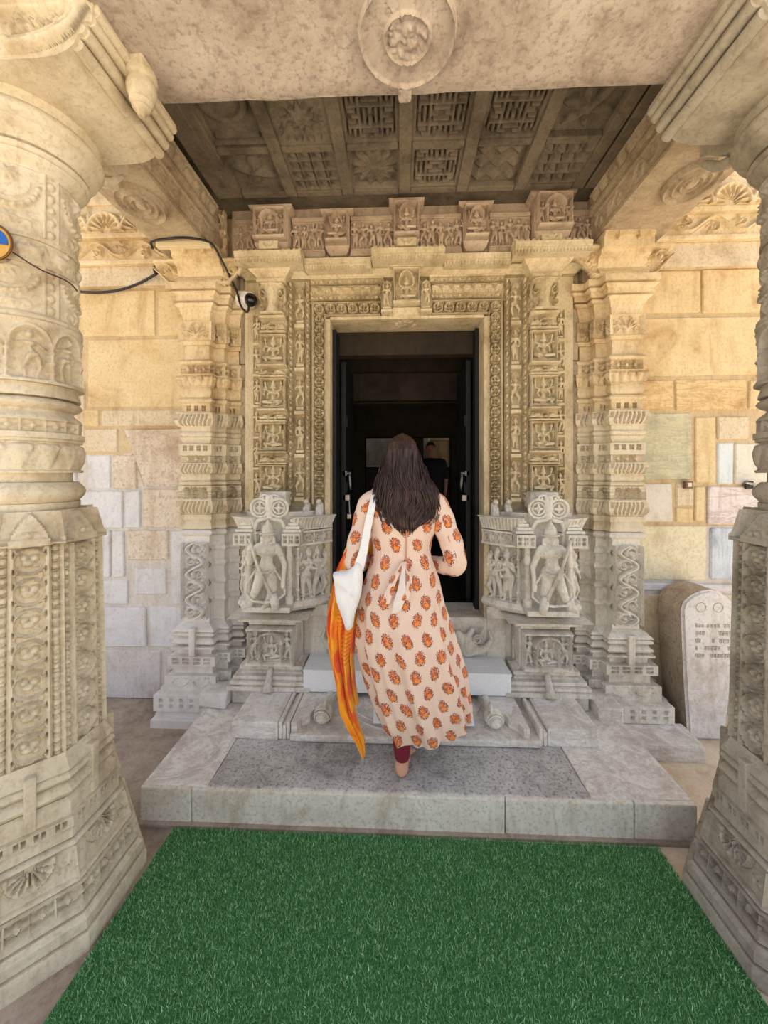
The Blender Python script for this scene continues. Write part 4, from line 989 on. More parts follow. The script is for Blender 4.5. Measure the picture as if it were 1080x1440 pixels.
    body = [(P(-.02, .225), P(.02, .225), .048, .048), (P(0, .25), P(.004, .30), .043, .038), (P(-.022, .35), P(.034, .35), .042, .042), (P(-.05, .372), P(.06, .372), .022, .022), (P(.006, .375), P(.008, .40), .02, .02),
            (P(.008, .425), P(.008, .435), .037, .035), (P(.008, .425, -.033), P(.008, .416, -.034), .005, .007), (P(.008, .402, -.03), P(.008, .401, -.032), .011, .009), (P(-.03, .425), P(-.032, .405), .010, .009), (P(.046, .425), P(.048, .405), .010, .009),
            (P(.008, .458), P(.008, .478), .038, .034), (P(.008, .485), P(.008, .50), .030, .022), (P(.008, .51), P(.008, .535), .014, .006),
            (P(-.03, .21), P(-.06, .115, -.015), .037, .027), (P(-.06, .115, -.015), P(-.10, .02), .026, .018), (P(-.10, .016), P(-.13, .012, -.035), .017, .012),
            (P(.03, .21), P(.045, .115, -.012), .037, .027), (P(.045, .115, -.012), P(.0 if s < 0 else .05, .02), .026, .018), (P(.0 if s < 0 else .05, .016), P(-.01 if s < 0 else .06, .012, -.04), .017, .012),
            (P(-.06, .365), P(-.105, .27, .0), .021, .018), (P(-.105, .27, .0), P(-.078, .36, -.05), .017, .013), (P(-.078, .37, -.055), P(-.076, .39, -.055), .016, .014), (P(.07, .365), P(.11, .26, .005), .021, .017), (P(.11, .26, .005), P(.112, .17, -.03), .016, .012), (P(.112, .155, -.03), P(.113, .135, -.035), .016, .013)]
    fg = organic('guardian', body, ML, g, .0042, 2)
    MB().tube([P(-.085, .43, -.06), P(-.03, .26, -.066), (P(.055, .08, -.06))], [.009, .008, .012], 10).build('staff', ML, fg, smooth=True)
    MB().tube([P(.055, .10, -.05), P(.065, .05, -.05), P(.07, .0, -.04)], [.02, .026, .02], 10).build('mace_head', ML, fg, smooth=True)
    MB().tube([(c+.008*m+.046*math.cos(a), y+.045*math.sin(a), z+.452) for a in np.linspace(0, 2*PI, 24, endpoint=False)], .006, 6, True).build('crown_band', ML, fg, smooth=True)
    for qz, qr in ((.352, .04), (.335, .052)): MB().tube([P(.006+qr*math.cos(a), qz+.02-.03*math.sin(a), -.034-.006*math.sin(a)) for a in np.linspace(0, PI, 14)], .0035, 6).build('necklace', ML, fg, smooth=True)
    for qx in (-.005, .021): MB().tube([P(qx, .43, -.031), P(qx+.001, .43, -.036)], [.007, .004], 8).build('eye', ML, fg, smooth=True)
    MB().tube([P(-.05, .24, -.045), P(-.02, .225, -.052), P(.03, .225, -.052), P(.05, .24, -.04)], .008, 6).build('girdle', ML, fg, smooth=True)
    for q in (-1, 1): MB().tube([P(q*.06, .23, -.02), P(q*.115, .15, -.02), P(q*.12, .09, -.02), P(q*.07, .05, -.04), P(0, .045, -.045)], .008, 6).build('sash', ML, fg, smooth=True)
    q_ = np.array(plan); d_ = np.concatenate([[0], np.cumsum(np.hypot(*np.diff(q_, axis=0).T))])
    for k, (u, hs) in enumerate(((.05, .30), (.12, .33), (.225, .33), (.785, .33), (.88, .33), (.955, .30))):
        i = int(np.argmin(np.abs(d_-u*d_[-1]))); tg = q_[min(i+1, len(q_)-1)]-q_[max(i-1, 0)]; tg = tg/np.hypot(*tg); nn = np.array((tg[1], -tg[0])); ps = q_[i]-nn*.035
        put((FIG_A, FIG_B, FIG_C)[k % 3], 'attendant_figure', g, ML, (ps[0], ps[1], .80), hs, math.atan2(tg[1], tg[0]), 1 if u < .5 else -1, .9)
    for q in (-1, 1): MB().lathe([(.018, .79), (.026, .80), (.026, .84), (.017, .85), (.017, .93), (.023, .94), (.023, .96), (.016, .97), (.016, 1.05), (.024, 1.06), (.024, 1.09), (.018, 1.10), (.018, 1.16)], (c+q*.125, 2.36, 0), 16).build('colonette', ML, g, smooth=True, sharp=40)
    box('footstand', c-.15, c+.15, 2.285, 2.45, .765, .797, ML, g, .006)
    # tapering underside, carved block, stepped base
    wrapc('under_moulding', rectfp(c-.15, c+.15, 2.41, 2.7), .645, .715, [(0, 0), (.3, .0), (.5, .05), (.7, .05), (1, .10)], g, ML)
    lb = box('carved_block', c-.155, c+.155, 2.425, 2.7, .40, .65, ML, g, .005)
    relief('shrine_panel', front(c-.15, 2.418, .405), .30, .235, p_shrine(.045, 13+s), lb, ML, .003)
    put(FIG_SEAT, 'deity_figure', lb, ML, (c, 2.40, .44), .15, 0, 1, .8)
    for q in (-1, 1): put(FIG_A, 'attendant_figure', lb, ML, (c+q*.103, 2.395, .43), .185, 0, q, .8)
    bs = wrapc('base_moulding', rectfp(c-.16, c+.16, 2.43, 2.7), .265, .405, [(0, .10), (.17, .10), (.18, .078), (.22, .078), (.23, .088), (.36, .088), (.37, .062), (.41, .062), (.42, .07), (.56, .07), (.57, .035), (.62, .035), (.75, .015), (.76, .04), (.92, .04), (.93, .01), (1, 0)], g, ML)
    MB().tube([(c, 2.42, .40), (c, 2.37, .36), (c, 2.335, .30), (c, 2.325, .27)], [.016, .018, .026, .04], 8).build('base_spout', ML, bs, smooth=True)
    box('foundation', c-.24, c+.24, 2.36, 2.7, .172, .265, ML, g, .01)
guardian(-1); guardian(1)

# ================================================================ WALL PILASTERS
def pilaster(s):
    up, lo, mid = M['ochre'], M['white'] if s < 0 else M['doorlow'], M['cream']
    p = thing('wall_pilaster', ('tall carved stone pilaster against the left masonry wall under the cable' if s < 0 else 'tall carved stone pilaster right of the doorway beside the inscribed slab'), 'pilaster', (s*1.39, 2.56, 0), 'carved wall pilasters')
    L = [(1.50, 2.69), (1.50, 2.56), (1.487, 2.56), (1.487, 2.49), (1.295, 2.49), (1.295, 2.555), (1.225, 2.555), (1.225, 2.62), (1.15, 2.62), (1.15, 2.70)]
    fp = [(s*a, b) for a, b in L]
    if s > 0: fp = fp[::-1]
    def c(name, z0, z1, prof, pat=None, mat=None, res=.0045):
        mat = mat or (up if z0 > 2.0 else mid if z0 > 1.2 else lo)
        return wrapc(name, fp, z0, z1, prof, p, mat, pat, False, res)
    c('plinth', .0, .10, [(0, .13), (.5, .13), (.52, .10), (1, .10)])
    c('dentil_course', .10, .20, fl(.10), p_dentil(.014, .03))
    c('lotus_course', .20, .30, fl(.045), p_halflotus(.016, 2)); c('plain_course', .30, .36, fl(.03))
    c('dot_course', .36, .42, fl(.045), p_dots(.012, .045))
    c('moulding', .42, .475, [(0, .02), (.6, .02), (.8, .05), (1, .05)]); c('moulding', .475, .53, roll(.01, .035)); c('moulding', .53, .575, roll(.01, .035)); c('moulding', .575, .625, cyma(.045, -.02))
    k = s*1.391
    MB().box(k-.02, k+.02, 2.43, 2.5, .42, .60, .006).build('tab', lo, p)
    core = c('shaft', .62, 1.20, fl(-.012))
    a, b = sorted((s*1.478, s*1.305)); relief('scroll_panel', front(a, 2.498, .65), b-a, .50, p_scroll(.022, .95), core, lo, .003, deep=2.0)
    for z in (.74, .86, .98, 1.08):
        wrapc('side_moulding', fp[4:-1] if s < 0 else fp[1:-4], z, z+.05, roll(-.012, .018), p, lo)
    c('moulding', 1.19, 1.24, roll(-.01, .03)); c('plain_course', 1.24, 1.30, cyma(.015, .0)); c('moulding', 1.30, 1.335, fl(.012))
    c('leaf_course', 1.335, 1.435, bulge(-.015, .0, .018), p_flutes(.014, .024))
    c('niche_course', 1.435, 1.525, fl(-.012), p_archniches(.022, .07, 4)); c('moulding', 1.525, 1.555, roll(.0, .015))
    c('plain_course', 1.555, 1.60, bulge(-.01, 0, .012)); c('leaf_course', 1.60, 1.675, bulge(-.012, .0, .016), p_flutes(.014, .024))
    c('star_course', 1.675, 1.725, fl(-.012), p_stars(.014, .06)); c('moulding', 1.725, 1.745, fl(.012)); c('dot_course', 1.745, 1.80, fl(-.004), p_dots(.014, .05))
    c('moulding', 1.80, 1.845, cyma(-.012, .01)); c('moulding', 1.845, 1.885, roll(.0, .016)); c('plain_course', 1.885, 1.91, fl(.006))
    c('leaf_course', 1.91, 2.005, bulge(-.012, .004, .02), p_flutes(.016, .024)); c('dot_course', 2.005, 2.07, fl(-.02), p_dots(.016, .06))
    c('moulding', 2.07, 2.105, roll(.004, .016)); c('plain_course', 2.105, 2.175, bulge(-.012, .0, .015)); c('kirti_course', 2.175, 2.26, bulge(-.008, .008, .006), p_leaves(.014, .045))
    c('star_course', 2.26, 2.325, fl(-.016), p_stars(.016, .07)); c('moulding', 2.325, 2.36, roll(.0, .018)); c('plain_course', 2.36, 2.455, fl(-.014)); c('moulding', 2.455, 2.48, fl(.004))
    c('frond_course', 2.48, 2.61, fl(-.006), p_frondpanel(.016)); c('plain_course', 2.61, 2.70, cyma(-.008, .012))
    c('moulding', 2.70, 2.735, roll(.02, .02)); c('moulding', 2.735, 2.765, fl(.045)); c('moulding', 2.765, 2.80, roll(.045, .02)); c('moulding', 2.80, 2.84, fl(.07))
    # bracket capital: block with hollowed flanks and scroll-carved ends
    zt = 3.05 if s < 0 else 3.08
    x0, x1 = sorted((s*1.50, s*1.20))
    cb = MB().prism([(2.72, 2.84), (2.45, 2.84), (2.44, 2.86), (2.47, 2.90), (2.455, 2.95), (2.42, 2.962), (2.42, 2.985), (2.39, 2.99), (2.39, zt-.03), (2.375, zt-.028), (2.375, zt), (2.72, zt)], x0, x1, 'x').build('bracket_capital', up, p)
    for q in (1, -1):   # volute wings spreading to both sides
        xx = s*1.50 if q > 0 else s*1.20
        W = .15; X0 = xx if (q*s) > 0 else xx-W
        def wing(X, Y, Wd, H, q=q):
            u = X/Wd if q*s > 0 else 1-X/Wd
            lim = np.interp(u, [0, .3, .6, 1], [0, .05, .3, .62])*H
            o = mx(spiral(X, Y, (Wd*(.5 if q*s > 0 else .5), H*.6), Wd*.3, 1.6, Wd*.06, .03, 0, 1), ell(X, Y, (Wd*.5, H*.6), Wd*.1, Wd*.1, .03), rect(X, Y, 0, Wd, H*.86, H, .034), plat(np.abs(Y-lim-.012), .01, .03), np.abs(vnoise(X, Y, 130, 5))*.02)
            return np.where(Y < lim, -9., o+.006)
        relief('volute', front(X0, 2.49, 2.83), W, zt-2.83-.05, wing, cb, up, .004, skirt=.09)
    box('bracket_back', *sorted((s*1.152, s*1.21)), 2.56, 2.70, 2.84, zt, M['sidebeam'], cb, .006)
    for dx in (-.06, .06): box('abacus_notch', s*1.35+dx-.012, s*1.35+dx+.012, 2.365, 2.40, zt-.05, zt-.01, up, cb, .004)
    return p
pilaster(-1); pilaster(1)

# ================================================================ FRONT COLUMNS
def octo(cx, cy, ap):
    R = ap/math.cos(PI/8); return [(cx+R*math.cos(PI/8+k*PI/4), cy+R*math.sin(PI/8+k*PI/4)) for k in range(8)]
def column(s):
    cx, cy = (-1.445, 1.40) if s < 0 else (1.415, 1.40)
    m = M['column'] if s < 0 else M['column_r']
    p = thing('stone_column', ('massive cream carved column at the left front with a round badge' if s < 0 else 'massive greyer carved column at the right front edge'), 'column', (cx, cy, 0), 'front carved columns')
    vis = {5, 6, 7, 0, 4} if s < 0 else {3, 4, 5, 6, 2}
    def oc(name, z0, z1, ap, prof, pat=None, res=.0045):
        fp = octo(cx, cy, ap)
        # side i runs from vertex i to i+1, its normal at (i+1)*45 degrees
        return wrapc(name, fp, z0, z1, prof, p, m, None, True, res, pats=lambda i: pat if ((i+1) % 8) in {0, 1, 7, 6, 5, 4, 3} else None)
    def rd(name, z0, z1, r, prof, pat=None, res=.0045, n=48):
        if pat is None:
            mb = MB(); pr = [(max(r-.05, .02), z0)]+[(r+o, z0+t*(z1-z0)) for t, o in prof]+[(max(r-.05, .02), z1)]
            mb.lathe(pr, (cx, cy, 0), n); return mb.build(name, m, p, smooth=True, sharp=40)
        a0 = math.radians(-115 if s < 0 else -160); a1 = math.radians(160 if s < 0 else 115)
        zz = np.linspace(z0, z1, 12); rr = r+np.interp((zz-z0)/(z1-z0), [q[0] for q in prof], [q[1] for q in prof])
        rd('core', z0, z1, r-.012, prof)
        return relief(name, cyl(cx, cy, r, a0, z0, (zz, rr)), (a1-a0)*r, z1-z0, pat, p, m, min(res, .0036), skirt=.012, deep=1.3)
    oc('plinth', .0, .06, .355, [(0, 0), (.85, 0), (1, -.006)]); oc('groove', .06, .068, .335, fl(0)); oc('plain_course', .068, .112, .338, [(0, .006), (.7, .004), (1, -.012)]); oc('groove', .112, .12, .312, fl(0)); oc('plain_course', .12, .15, .314, [(0, .008), (1, .002)])
    oc('dentil_course', .15, .208, .296, [(0, .008), (1, .0)], p_stars(.018, .06)); oc('moulding', .208, .222, .298, roll(0, .008)); oc('leaf_course', .222, .322, .266, [(0, .012), (1, -.008)], p_cutleaf(.018, .15))
    oc('moulding', .322, .338, .274, roll(0, .008)); oc('groove', .338, .346, .25, fl(0)); oc('plain_course', .346, .385, .254, [(0, .012), (.6, .010), (1, 0)]); oc('dot_course', .385, .42, .250, fl(0), p_dots(.016, .05))
    oc('moulding', .42, .475, .236, [(0, .018), (.7, .018), (1, .0)]); oc('moulding', .475, .525, .232, roll(.0, .024)); oc('moulding', .525, .57, .226, roll(.002, .024)); oc('moulding', .57, .625, .222, cyma(.024, .0))
    for k in range(8):
        a = (k+1)*PI/4+0; q = .248; MB().box(-.016, .016, -.01, .012, .42, .59, .005)
        tb = MB().box(-.016, .016, -.012, .03, .42, .60, .005); V = tb.V[0].copy(); ca, sa = math.cos(a+PI/2), math.sin(a+PI/2)
        tb.V[0] = np.stack([cx+q*math.cos(a)+V[:, 0]*ca-V[:, 1]*sa, cy+q*math.sin(a)+V[:, 0]*sa+V[:, 1]*ca, V[:, 2]], 1); tb.build('tab', m, p)
    def shaftpat(X, Y, W, H):
        return mx(p_circlegrid(.017)(np.clip(X-W*.17, 0, 1), Y, W*.66, H)*(np.abs(X-W/2) < W*.33), p_buds(.014)(X, Y, W*.17, H)*(X < W*.17), p_buds(.014)(X-W*.83, Y, W*.17, H)*(X > W*.83))
    oc('carved_shaft', .625, 1.36, .200, [(0, .006), (1, -.008)], shaftpat, .004)
    oc('shaft_top', 1.36, 1.475, .188, [(0, .008), (.2, .008), (.25, 0), (1, -.02)], lambda X, Y, W, H: mx(np.where((np.abs(X-W/2) < W*.34*(1-np.clip(Y/H, 0, 1)**2)) & (Y < H*.95), .018, 0), rect(X, Y, 0, W, 0, H*.1, .02), spiral(X, Y, (W*.4, H*.28), H*.16, 1, H*.05, .026), spiral(X, Y, (W*.6, H*.28), H*.16, 1, H*.05, .026, PI, -1)))
    rd('moulding', 1.47, 1.50, .152, fl(.0)); rd('torus', 1.50, 1.575, .145, roll(0, .024)); rd('moulding', 1.575, 1.61, .128, fl(0))
    rd('leaf_band', 1.61, 1.735, .142, bulge(.0, .0, .016), p_leaves(.012, .07)); rd('slab_ring', 1.735, 1.755, .166, fl(0))
    rd('star_ring', 1.755, 1.80, .140, fl(0), p_stars(.012, .06)); rd('moulding', 1.80, 1.84, .128, cyma(.03, .0)); rd('ring', 1.84, 1.885, .128, roll(0, .03)); rd('moulding', 1.885, 1.93, .135, cyma(.018, .008))
    rd('figure_band', 1.93, 2.15, .135, [(0, .0), (1, -.004)], p_archniches(.022, .115, 5), .004); rd('ring', 2.15, 2.175, .15, roll(0, .008))
    rd('pattern_band', 2.175, 2.35, .138, fl(0), p_garland(.014, .22, 2)); rd('animal_band', 2.35, 2.44, .140, fl(0), p_animals(.012, .12, 6)); rd('ring', 2.345, 2.36, .148, fl(0)); rd('ring', 2.435, 2.45, .148, fl(0))
    rd('garland_band', 2.45, 2.68, .137, fl(0), p_garland(.016, .2, 3), .004)
    rd('capital_ring', 2.68, 2.72, .142, cyma(.0, .03)); rd('capital_ring', 2.72, 2.75, .165, roll(.0, .018)); rd('capital_ring', 2.75, 2.80, .18, cyma(.0, .035)); rd('capital_ring', 2.80, 2.86, .205, roll(.005, .02)); rd('capital_ring', 2.86, 2.925, .212, cyma(.0, .016))
    # bracket arms on the capital
    br = MB()
    def arm(x0, x1):  # along X, extruded in Y; profile in XZ from column centre outward (d = +-1)
        d = 1 if x1 > x0 else -1; L = abs(x1-x0)
        pr = [(0, 2.89), (.28, 2.89), (.34, 2.895), (.38, 2.91), (.405, 2.93), (.415, 2.955)]
        pr = pr+[(.425+.016*math.cos(a), 2.975+.016*math.sin(a)) for a in np.linspace(-PI*.6, PI*.3, 6)]+[(.44, 2.995), (.462, 2.995), (.465, 3.05), (0, 3.05)]
        return [(x0+d*q[0]*L/.465, q[1]) for q in pr]
    xin = -.985 if s < 0 else .95
    b1 = MB().prism(arm(cx, xin), 1.14, 1.55, 'y').build('bracket_arm', m, p)
    MB().prism(arm(cx, cx+(cx-xin)), 1.14, 1.55, 'y').build('bracket_arm', m, p)
    d = 1 if s < 0 else -1
    # scroll carving on the near face
    rw = abs(xin-cx)
    def scr(X, Y, W, H):
        u = X if d > 0 else W-X; lim = np.interp(u/W, [0, .46, .58, .70, .80, .88, .925, .97, 1], [.02, .07, .08, .14, .26, .42, .60, .82, .9])*H
        q = W*.215/.1; P = lambda a, b: (W*a, H*b)
        cur = [P(.97, .93), P(.925, .72), P(.88, .52), P(.80, .36), P(.70, .24), P(.58, .18), P(.46, .17)]; cur2 = [(x-.022, y+.022) for x, y in cur]
        o = mx(poly(u, Y, cur, .011, .013, 2.0), poly(u, Y, cur2, .009, .010, 1.4), rect(u, Y, 0, W*.9, H*.80, H, .02, .012), ell(u, Y, P(.915, .80), .022, .02, .034), ell(u, Y, P(.945, .52), .013, .013, .026), ell(u, Y, P(.45, .2), .018, .018, .03))
        for k in range(6): o = mx(o, spiral(u, Y, P(.44+.065*k, .58+.07*(k % 2)), .014, 1.1, .0042, .018, k, 1 if k % 2 else -1), ell(u, Y, P(.47+.06*k, .42+.05*(k % 3)), .010, .006, .014))
        return np.where(Y < lim, -9., o+.004)
    relief('scroll_face', front(min(cx, xin), 1.142, 2.89), rw, .16, scr, b1, m, .0026, skirt=.05, deep=1.2)
    # fluted end mouldings running under the beam edge
    for k, (dx, dz, r) in enumerate(((.0, 3.032, .016), (-.012, 3.004, .015), (-.035, 2.97, .018), (-.058, 2.935, .02))):
        MB().tube([(xin+d*dx, 1.15, dz), (xin+d*dx, 1.56, dz)], r, 12).build('roll', m, b1, smooth=True, sharp=50)
    box('end_strip', *sorted((xin-d*.05, xin+d*.012)), 1.145, 1.565, 3.03, 3.055, m, b1, .004)
    if s < 0:   # hanging lotus bud at the bracket's end
        pd = MB().box(-.99, -.925, 1.28, 1.36, 3.0, 3.052, .008); pd.lathe([(.01, 2.865), (.018, 2.88), (.03, 2.895), (.028, 2.90), (.038, 2.915), (.036, 2.92), (.046, 2.945), (.048, 2.965), (.04, 2.99), (.05, 2.995), (.05, 3.01), (.02, 3.012)], (-.955, 1.32, 0), 20); pd.build('lotus_bud', m, b1, smooth=True, sharp=40)
    # arm running back under the side beam
    zt = 3.05 if s < 0 else 3.08
    MB().prism([(1.40, 2.91), (1.60, 2.91), (1.66, 2.93), (1.70, 2.97), (1.72, 3.0), (1.76, 3.01), (1.76, zt), (1.40, zt)], cx-.13, cx+.13, 'x').build('bracket_arm', m, p)
    for dx in (-.085, .085): organic('leaf_scroll', [((cx+dx, 1.66, 2.905), (cx+dx, 1.72, 2.935), .025, .02), ((cx+dx, 1.72, 2.935), (cx+dx-.02, 1.76, 2.98), .022, .016), ((cx+dx+.03, 1.68, 2.93), (cx+dx+.04, 1.71, 2.965), .018, .012)], m, p, .006, 2)
    return p
column(-1); column(1)
# ================================================================ SMALLER THINGS
# inscribed memorial slab
gs = thing('inscribed_stone', 'thick round-topped upright stone slab with worn inscription beside right wall', 'stone slab', (1.82, 2.5, 0))
fpts = [(1.70, 0), (1.915, 0), (1.955, .40), (1.975, .78), (1.965, .82), (1.93, .86), (1.88, .895), (1.83, .905), (1.775, .895), (1.72, .87), (1.675, .83), (1.66, .78), (1.675, .40)]
bm = bmesh.new(); fr = [bm.verts.new((x, 2.39, z)) for x, z in fpts]; bk = [bm.verts.new((x+.02, 2.65, z*.985)) for x, z in fpts]
bm.faces.new(fr); fb = bm.faces.new(bk[::-1]); n = len(fpts)
for i in range(n): bm.faces.new((fr[i], bk[i], bk[(i+1) % n], fr[(i+1) % n])).material_index = 1
bmesh.ops.recalc_face_normals(bm, faces=bm.faces[:]); bmesh.ops.bevel(bm, geom=[e for e in bm.edges if abs(e.verts[0].co.y-e.verts[1].co.y) < .001], offset=.014, segments=3, affect='EDGES')
bm.verts.index_update(); mb = MB().add([v.co[:] for v in bm.verts], [[v.index for v in f.verts] for f in bm.faces]); mats = [f.material_index for f in bm.faces]; bm.free()
sl = mb.build('slab', [M['grave'], M['graveside']], gs, recalc=False)
for p_, k in zip(sl.data.polygons, mats): p_.material_index = k
r2 = random.Random(3); ins = MB()
for row in range(5):   # worn incised letters hanging from head lines
    z = .70-row*.045; x = 1.735
    while x < 1.93:
        wd = r2.uniform(.012, .02)
        if r2.random() < .8:
            ins.tube([(x, 2.388, z), (x+wd, 2.388, z)], .0016, 4); ins.tube([(x+wd*.8, 2.388, z), (x+wd*.8, 2.388, z-.022)], .0014, 4)
            ins.tube([(x+wd*.8, 2.388, z-.01), (x+wd*.3, 2.388, z-.006), (x+wd*.2, 2.388, z-.016), (x+wd*.5, 2.388, z-.022)], .0013, 4)
        x += wd*1.15
ins.build('inscription', M['graveside'], sl, kind='stuff')
for x in (1.77, 1.87): MB().tube([(x+.028*math.cos(q), 2.388, .80+.028*math.sin(q)) for q in np.linspace(0, 2*PI, 20, endpoint=False)], .0012, 4, True).build('carved_ring', M['graveside'], sl)
# rough blocks tucked by the pilaster feet
def rubble(name, x0, x1, y0, y1, z0, z1, mat, label):
    o = box(name, x0, x1, y0, y1, z0, z1, mat, None, .012, .008); return tag(o, label, 'block')
rubble('rough_block', -1.27, -1.10, 2.30, 2.46, .172, .26, M['white'], 'rough whitish stone block between left pilaster base and guardian base')
rubble('rough_block', 1.115, 1.245, 2.27, 2.47, .02, .25, M['slab2'], 'squared pale stone block between right guardian base and pilaster')
rubble('stone_kerb', 1.26, 1.66, 2.20, 2.40, .0, .09, M['slab2'], 'low worn stone kerb at the foot of the right pilaster')
# cables, trunking, camera
BLACK = plain('black_rubber', S(24, 23, 24), .5); WPL = plain('white_plastic', S(226, 224, 220), .35); CREAMPL = plain('cream_plastic', S(228, 212, 176), .45)
tr = tag(box('cable_trunking', -1.565, -1.225, 2.335, 2.37, 3.055-.035, 3.052, CREAMPL, None, .003), 'cream plastic cable trunking strip on top of the left pilaster capital', 'trunking')
cc = thing('security_camera', 'white turret security camera with black lens at the left pilaster top', 'camera', (-1.06, 2.55, 2.76))
o = MB().lathe([(.03, -.05), (.055, -.048), (.06, -.02), (.06, .03), (.045, .05), (.02, .052)], (0, 0, 0), 8, 'y'); V = o.V[0]; a = math.radians(-28)
R = np.array(Matrix.Rotation(math.radians(62), 3, 'Z') @ Matrix.Rotation(.2, 3, 'X')); c0 = np.array((-1.075, 2.53, 2.765)); o.V[0] = V @ R.T+c0; o.build('housing', WPL, cc, smooth=True, sharp=40)
dirv = -(R @ np.array((0, 1., 0)))
dirv = R @ np.array((0, -1., 0)); 
if dirv[0] < 0: dirv = -dirv
MB().tube([c0+dirv*.02, c0+dirv*.05, c0+dirv*.075, c0+dirv*.088], [.045, .045, .036, .012], 18).build('lens_ball', plain('black_gloss', S(14, 13, 14), .12), cc, smooth=True)
box('mount', -1.15, -1.09, 2.54, 2.60, 2.74, 2.80, WPL, cc, .005)
def cable(name, pts, r, label):
    return tag(MB().tube(smoothline(pts, 60), r, 7).build(name, BLACK, None, smooth=True), label, 'cable')
cable('black_cable', [(-1.60, 2.36, 3.02), (-1.595, 2.34, 3.055), (-1.50, 2.30, 3.043), (-1.34, 2.29, 3.043), (-1.22, 2.34, 3.04), (-1.185, 2.40, 2.98), (-1.15, 2.46, 2.89), (-1.11, 2.47, 2.80), (-1.08, 2.47, 2.70), (-1.04, 2.47, 2.66), (-1.03, 2.47, 2.70), (-1.05, 2.475, 2.76)], .007, 'black cable looping over the left pilaster capital down to the camera')
cable('black_cable', [(-2.34, 2.61, 2.885), (-2.15, 2.61, 2.875), (-2.0, 2.61, 2.89), (-1.85, 2.60, 2.93), (-1.68, 2.56, 2.985)], .009, 'black cable sagging along the upper left masonry wall')
cable('black_cable', [(-1.71, 2.56, 2.96), (-1.70, 2.53, 3.0), (-1.62, 2.50, 3.0), (-1.53, 2.48, 2.985)], .009, 'short black cable end over the left capital volute')
# badge tied to the left column
bd = thing('round_badge', 'round blue and gold badge tied to the left column', 'badge', (-1.40, 1.21, 2.42))
ca = math.radians(20); bc = np.array((-1.412, 1.243, 2.38)); bn = np.array((.25, -.968, 0))
def disc(r, y, a0, a1, name, mat, par, th=.006):
    u = np.array((.968, .25, 0)); z = np.array((0, 0, 1.)); ang = np.linspace(a0, a1, 40)
    pts = [bc+bn*y+u*r*math.cos(q)+z*r*math.sin(q) for q in ang]; pb = [p-bn*th for p in pts]; n = len(pts)
    return MB().add(np.array(pts+pb), [list(range(n)), list(range(n, 2*n))[::-1]]+[[i, (i+1) % n, n+(i+1) % n, n+i] for i in range(n)]).build(name, mat, par)
GOLD = plain('gold_card', S(206, 160, 70), .4); BLUE = plain('blue_print', S(20, 92, 178), .4)
disc(.062, .018, 0, 2*PI*.975, 'plate', GOLD, bd)
disc(.05, .021, math.radians(-5), math.radians(185), 'blue_field', BLUE, bd, .003)
MB().tube([bc+bn*.02+np.array((.968, .25, 0))*.062*math.cos(q)+np.array((0, 0, 1.))*.062*math.sin(q) for q in np.linspace(0, 2*PI, 40, endpoint=False)], .004, 6, True).build('rim', plain('bronze', S(120, 84, 44), .35, .6), bd, smooth=True)
aa = np.linspace(math.radians(-30), math.radians(100), 30)
tag(MB().tube([(-1.445+.163*math.sin(q), 1.40-.163*math.cos(q), 2.39-.045*(q+.2)+.01*math.sin(q*5)) for q in aa], .0025, 5).build('tie_wire', plain('dark_wire', S(70, 56, 40), .5), None), 'thin dark wire tying the badge round the left column', 'wire')
# small fixtures on the right wall
w1 = thing('wall_socket', 'small square metal conduit box with pale centre on right wall', 'socket', (1.88, 2.64, 1.53))
box('back_box', 1.855, 1.905, 2.63, 2.66, 1.505, 1.555, plain('rusty_metal', S(120, 96, 70), .6), w1, .004); box('cover', 1.866, 1.892, 2.625, 2.632, 1.518, 1.544, plain('pale_plate', S(226, 216, 196), .5), w1, .003)
w2 = thing('wall_bracket', 'tiny dark metal bracket on the right wall near the column', 'bracket', (2.27, 2.64, 1.53))
box('plate', 2.25, 2.30, 2.64, 2.656, 1.505, 1.555, BLACK, w2, .004); MB().tube([(2.23, 2.62, 1.545), (2.31, 2.62, 1.53)], .008, 8).build('pin', IRON, w2); MB().tube([(2.275, 2.65, 1.53), (2.275, 2.61, 1.535)], .009, 8).build('stem', IRON, w2)
# ================================================================ TURF MAT
tf = thing('turf_mat', 'bright green artificial turf mat on the floor before the platform', 'mat', (0, 1.2, 0))
GB = plain('turf_backing', S(60, 118, 70), .9)
edge = [(-1.062, 1.69), (1.052, 1.685), (1.06, 1.2), (1.06, .25), (-1.08, .25), (-1.08, 1.07)]
MB().prism(edge, .002, .010, 'z').build('backing', GB, tf)
m, t, b = _mat('turf_blade'); oi = _n(t, 'ShaderNodeNewGeometry')
c = _ramp(t, oi.outputs['Random Per Island'], [(0, S(66, 120, 62)), (.5, S(100, 162, 94)), (.85, S(142, 196, 134)), (1, S(200, 228, 184))]).outputs[0]
t.links.new(c, b.inputs['Base Color']); b.inputs['Roughness'].default_value = .55
N = 190000; gr = np.random.RandomState(5)
bx = gr.uniform(-1.08, 1.06, N); by = .3+1.39*gr.rand(N)**.8
keep = (by < 1.69) & (bx > -1.075+np.clip(by-1.07, 0, 1)*.02); bx, by = bx[keep], by[keep]; N = len(bx)
an = gr.uniform(0, 2*PI, N); ln = gr.uniform(.5, 1.0, N)*.015; tl = gr.uniform(.2, 1.0, N)*.011; wd = gr.uniform(.0012, .0022, N); ta = gr.uniform(0, 2*PI, N)
V = np.zeros((N, 3, 3)); V[:, 0] = np.stack([bx-wd*np.cos(an), by-wd*np.sin(an), 0*bx+.009], 1); V[:, 1] = np.stack([bx+wd*np.cos(an), by+wd*np.sin(an), 0*bx+.009], 1); V[:, 2] = np.stack([bx+tl*np.cos(ta), by+tl*np.sin(ta), .009+ln], 1)
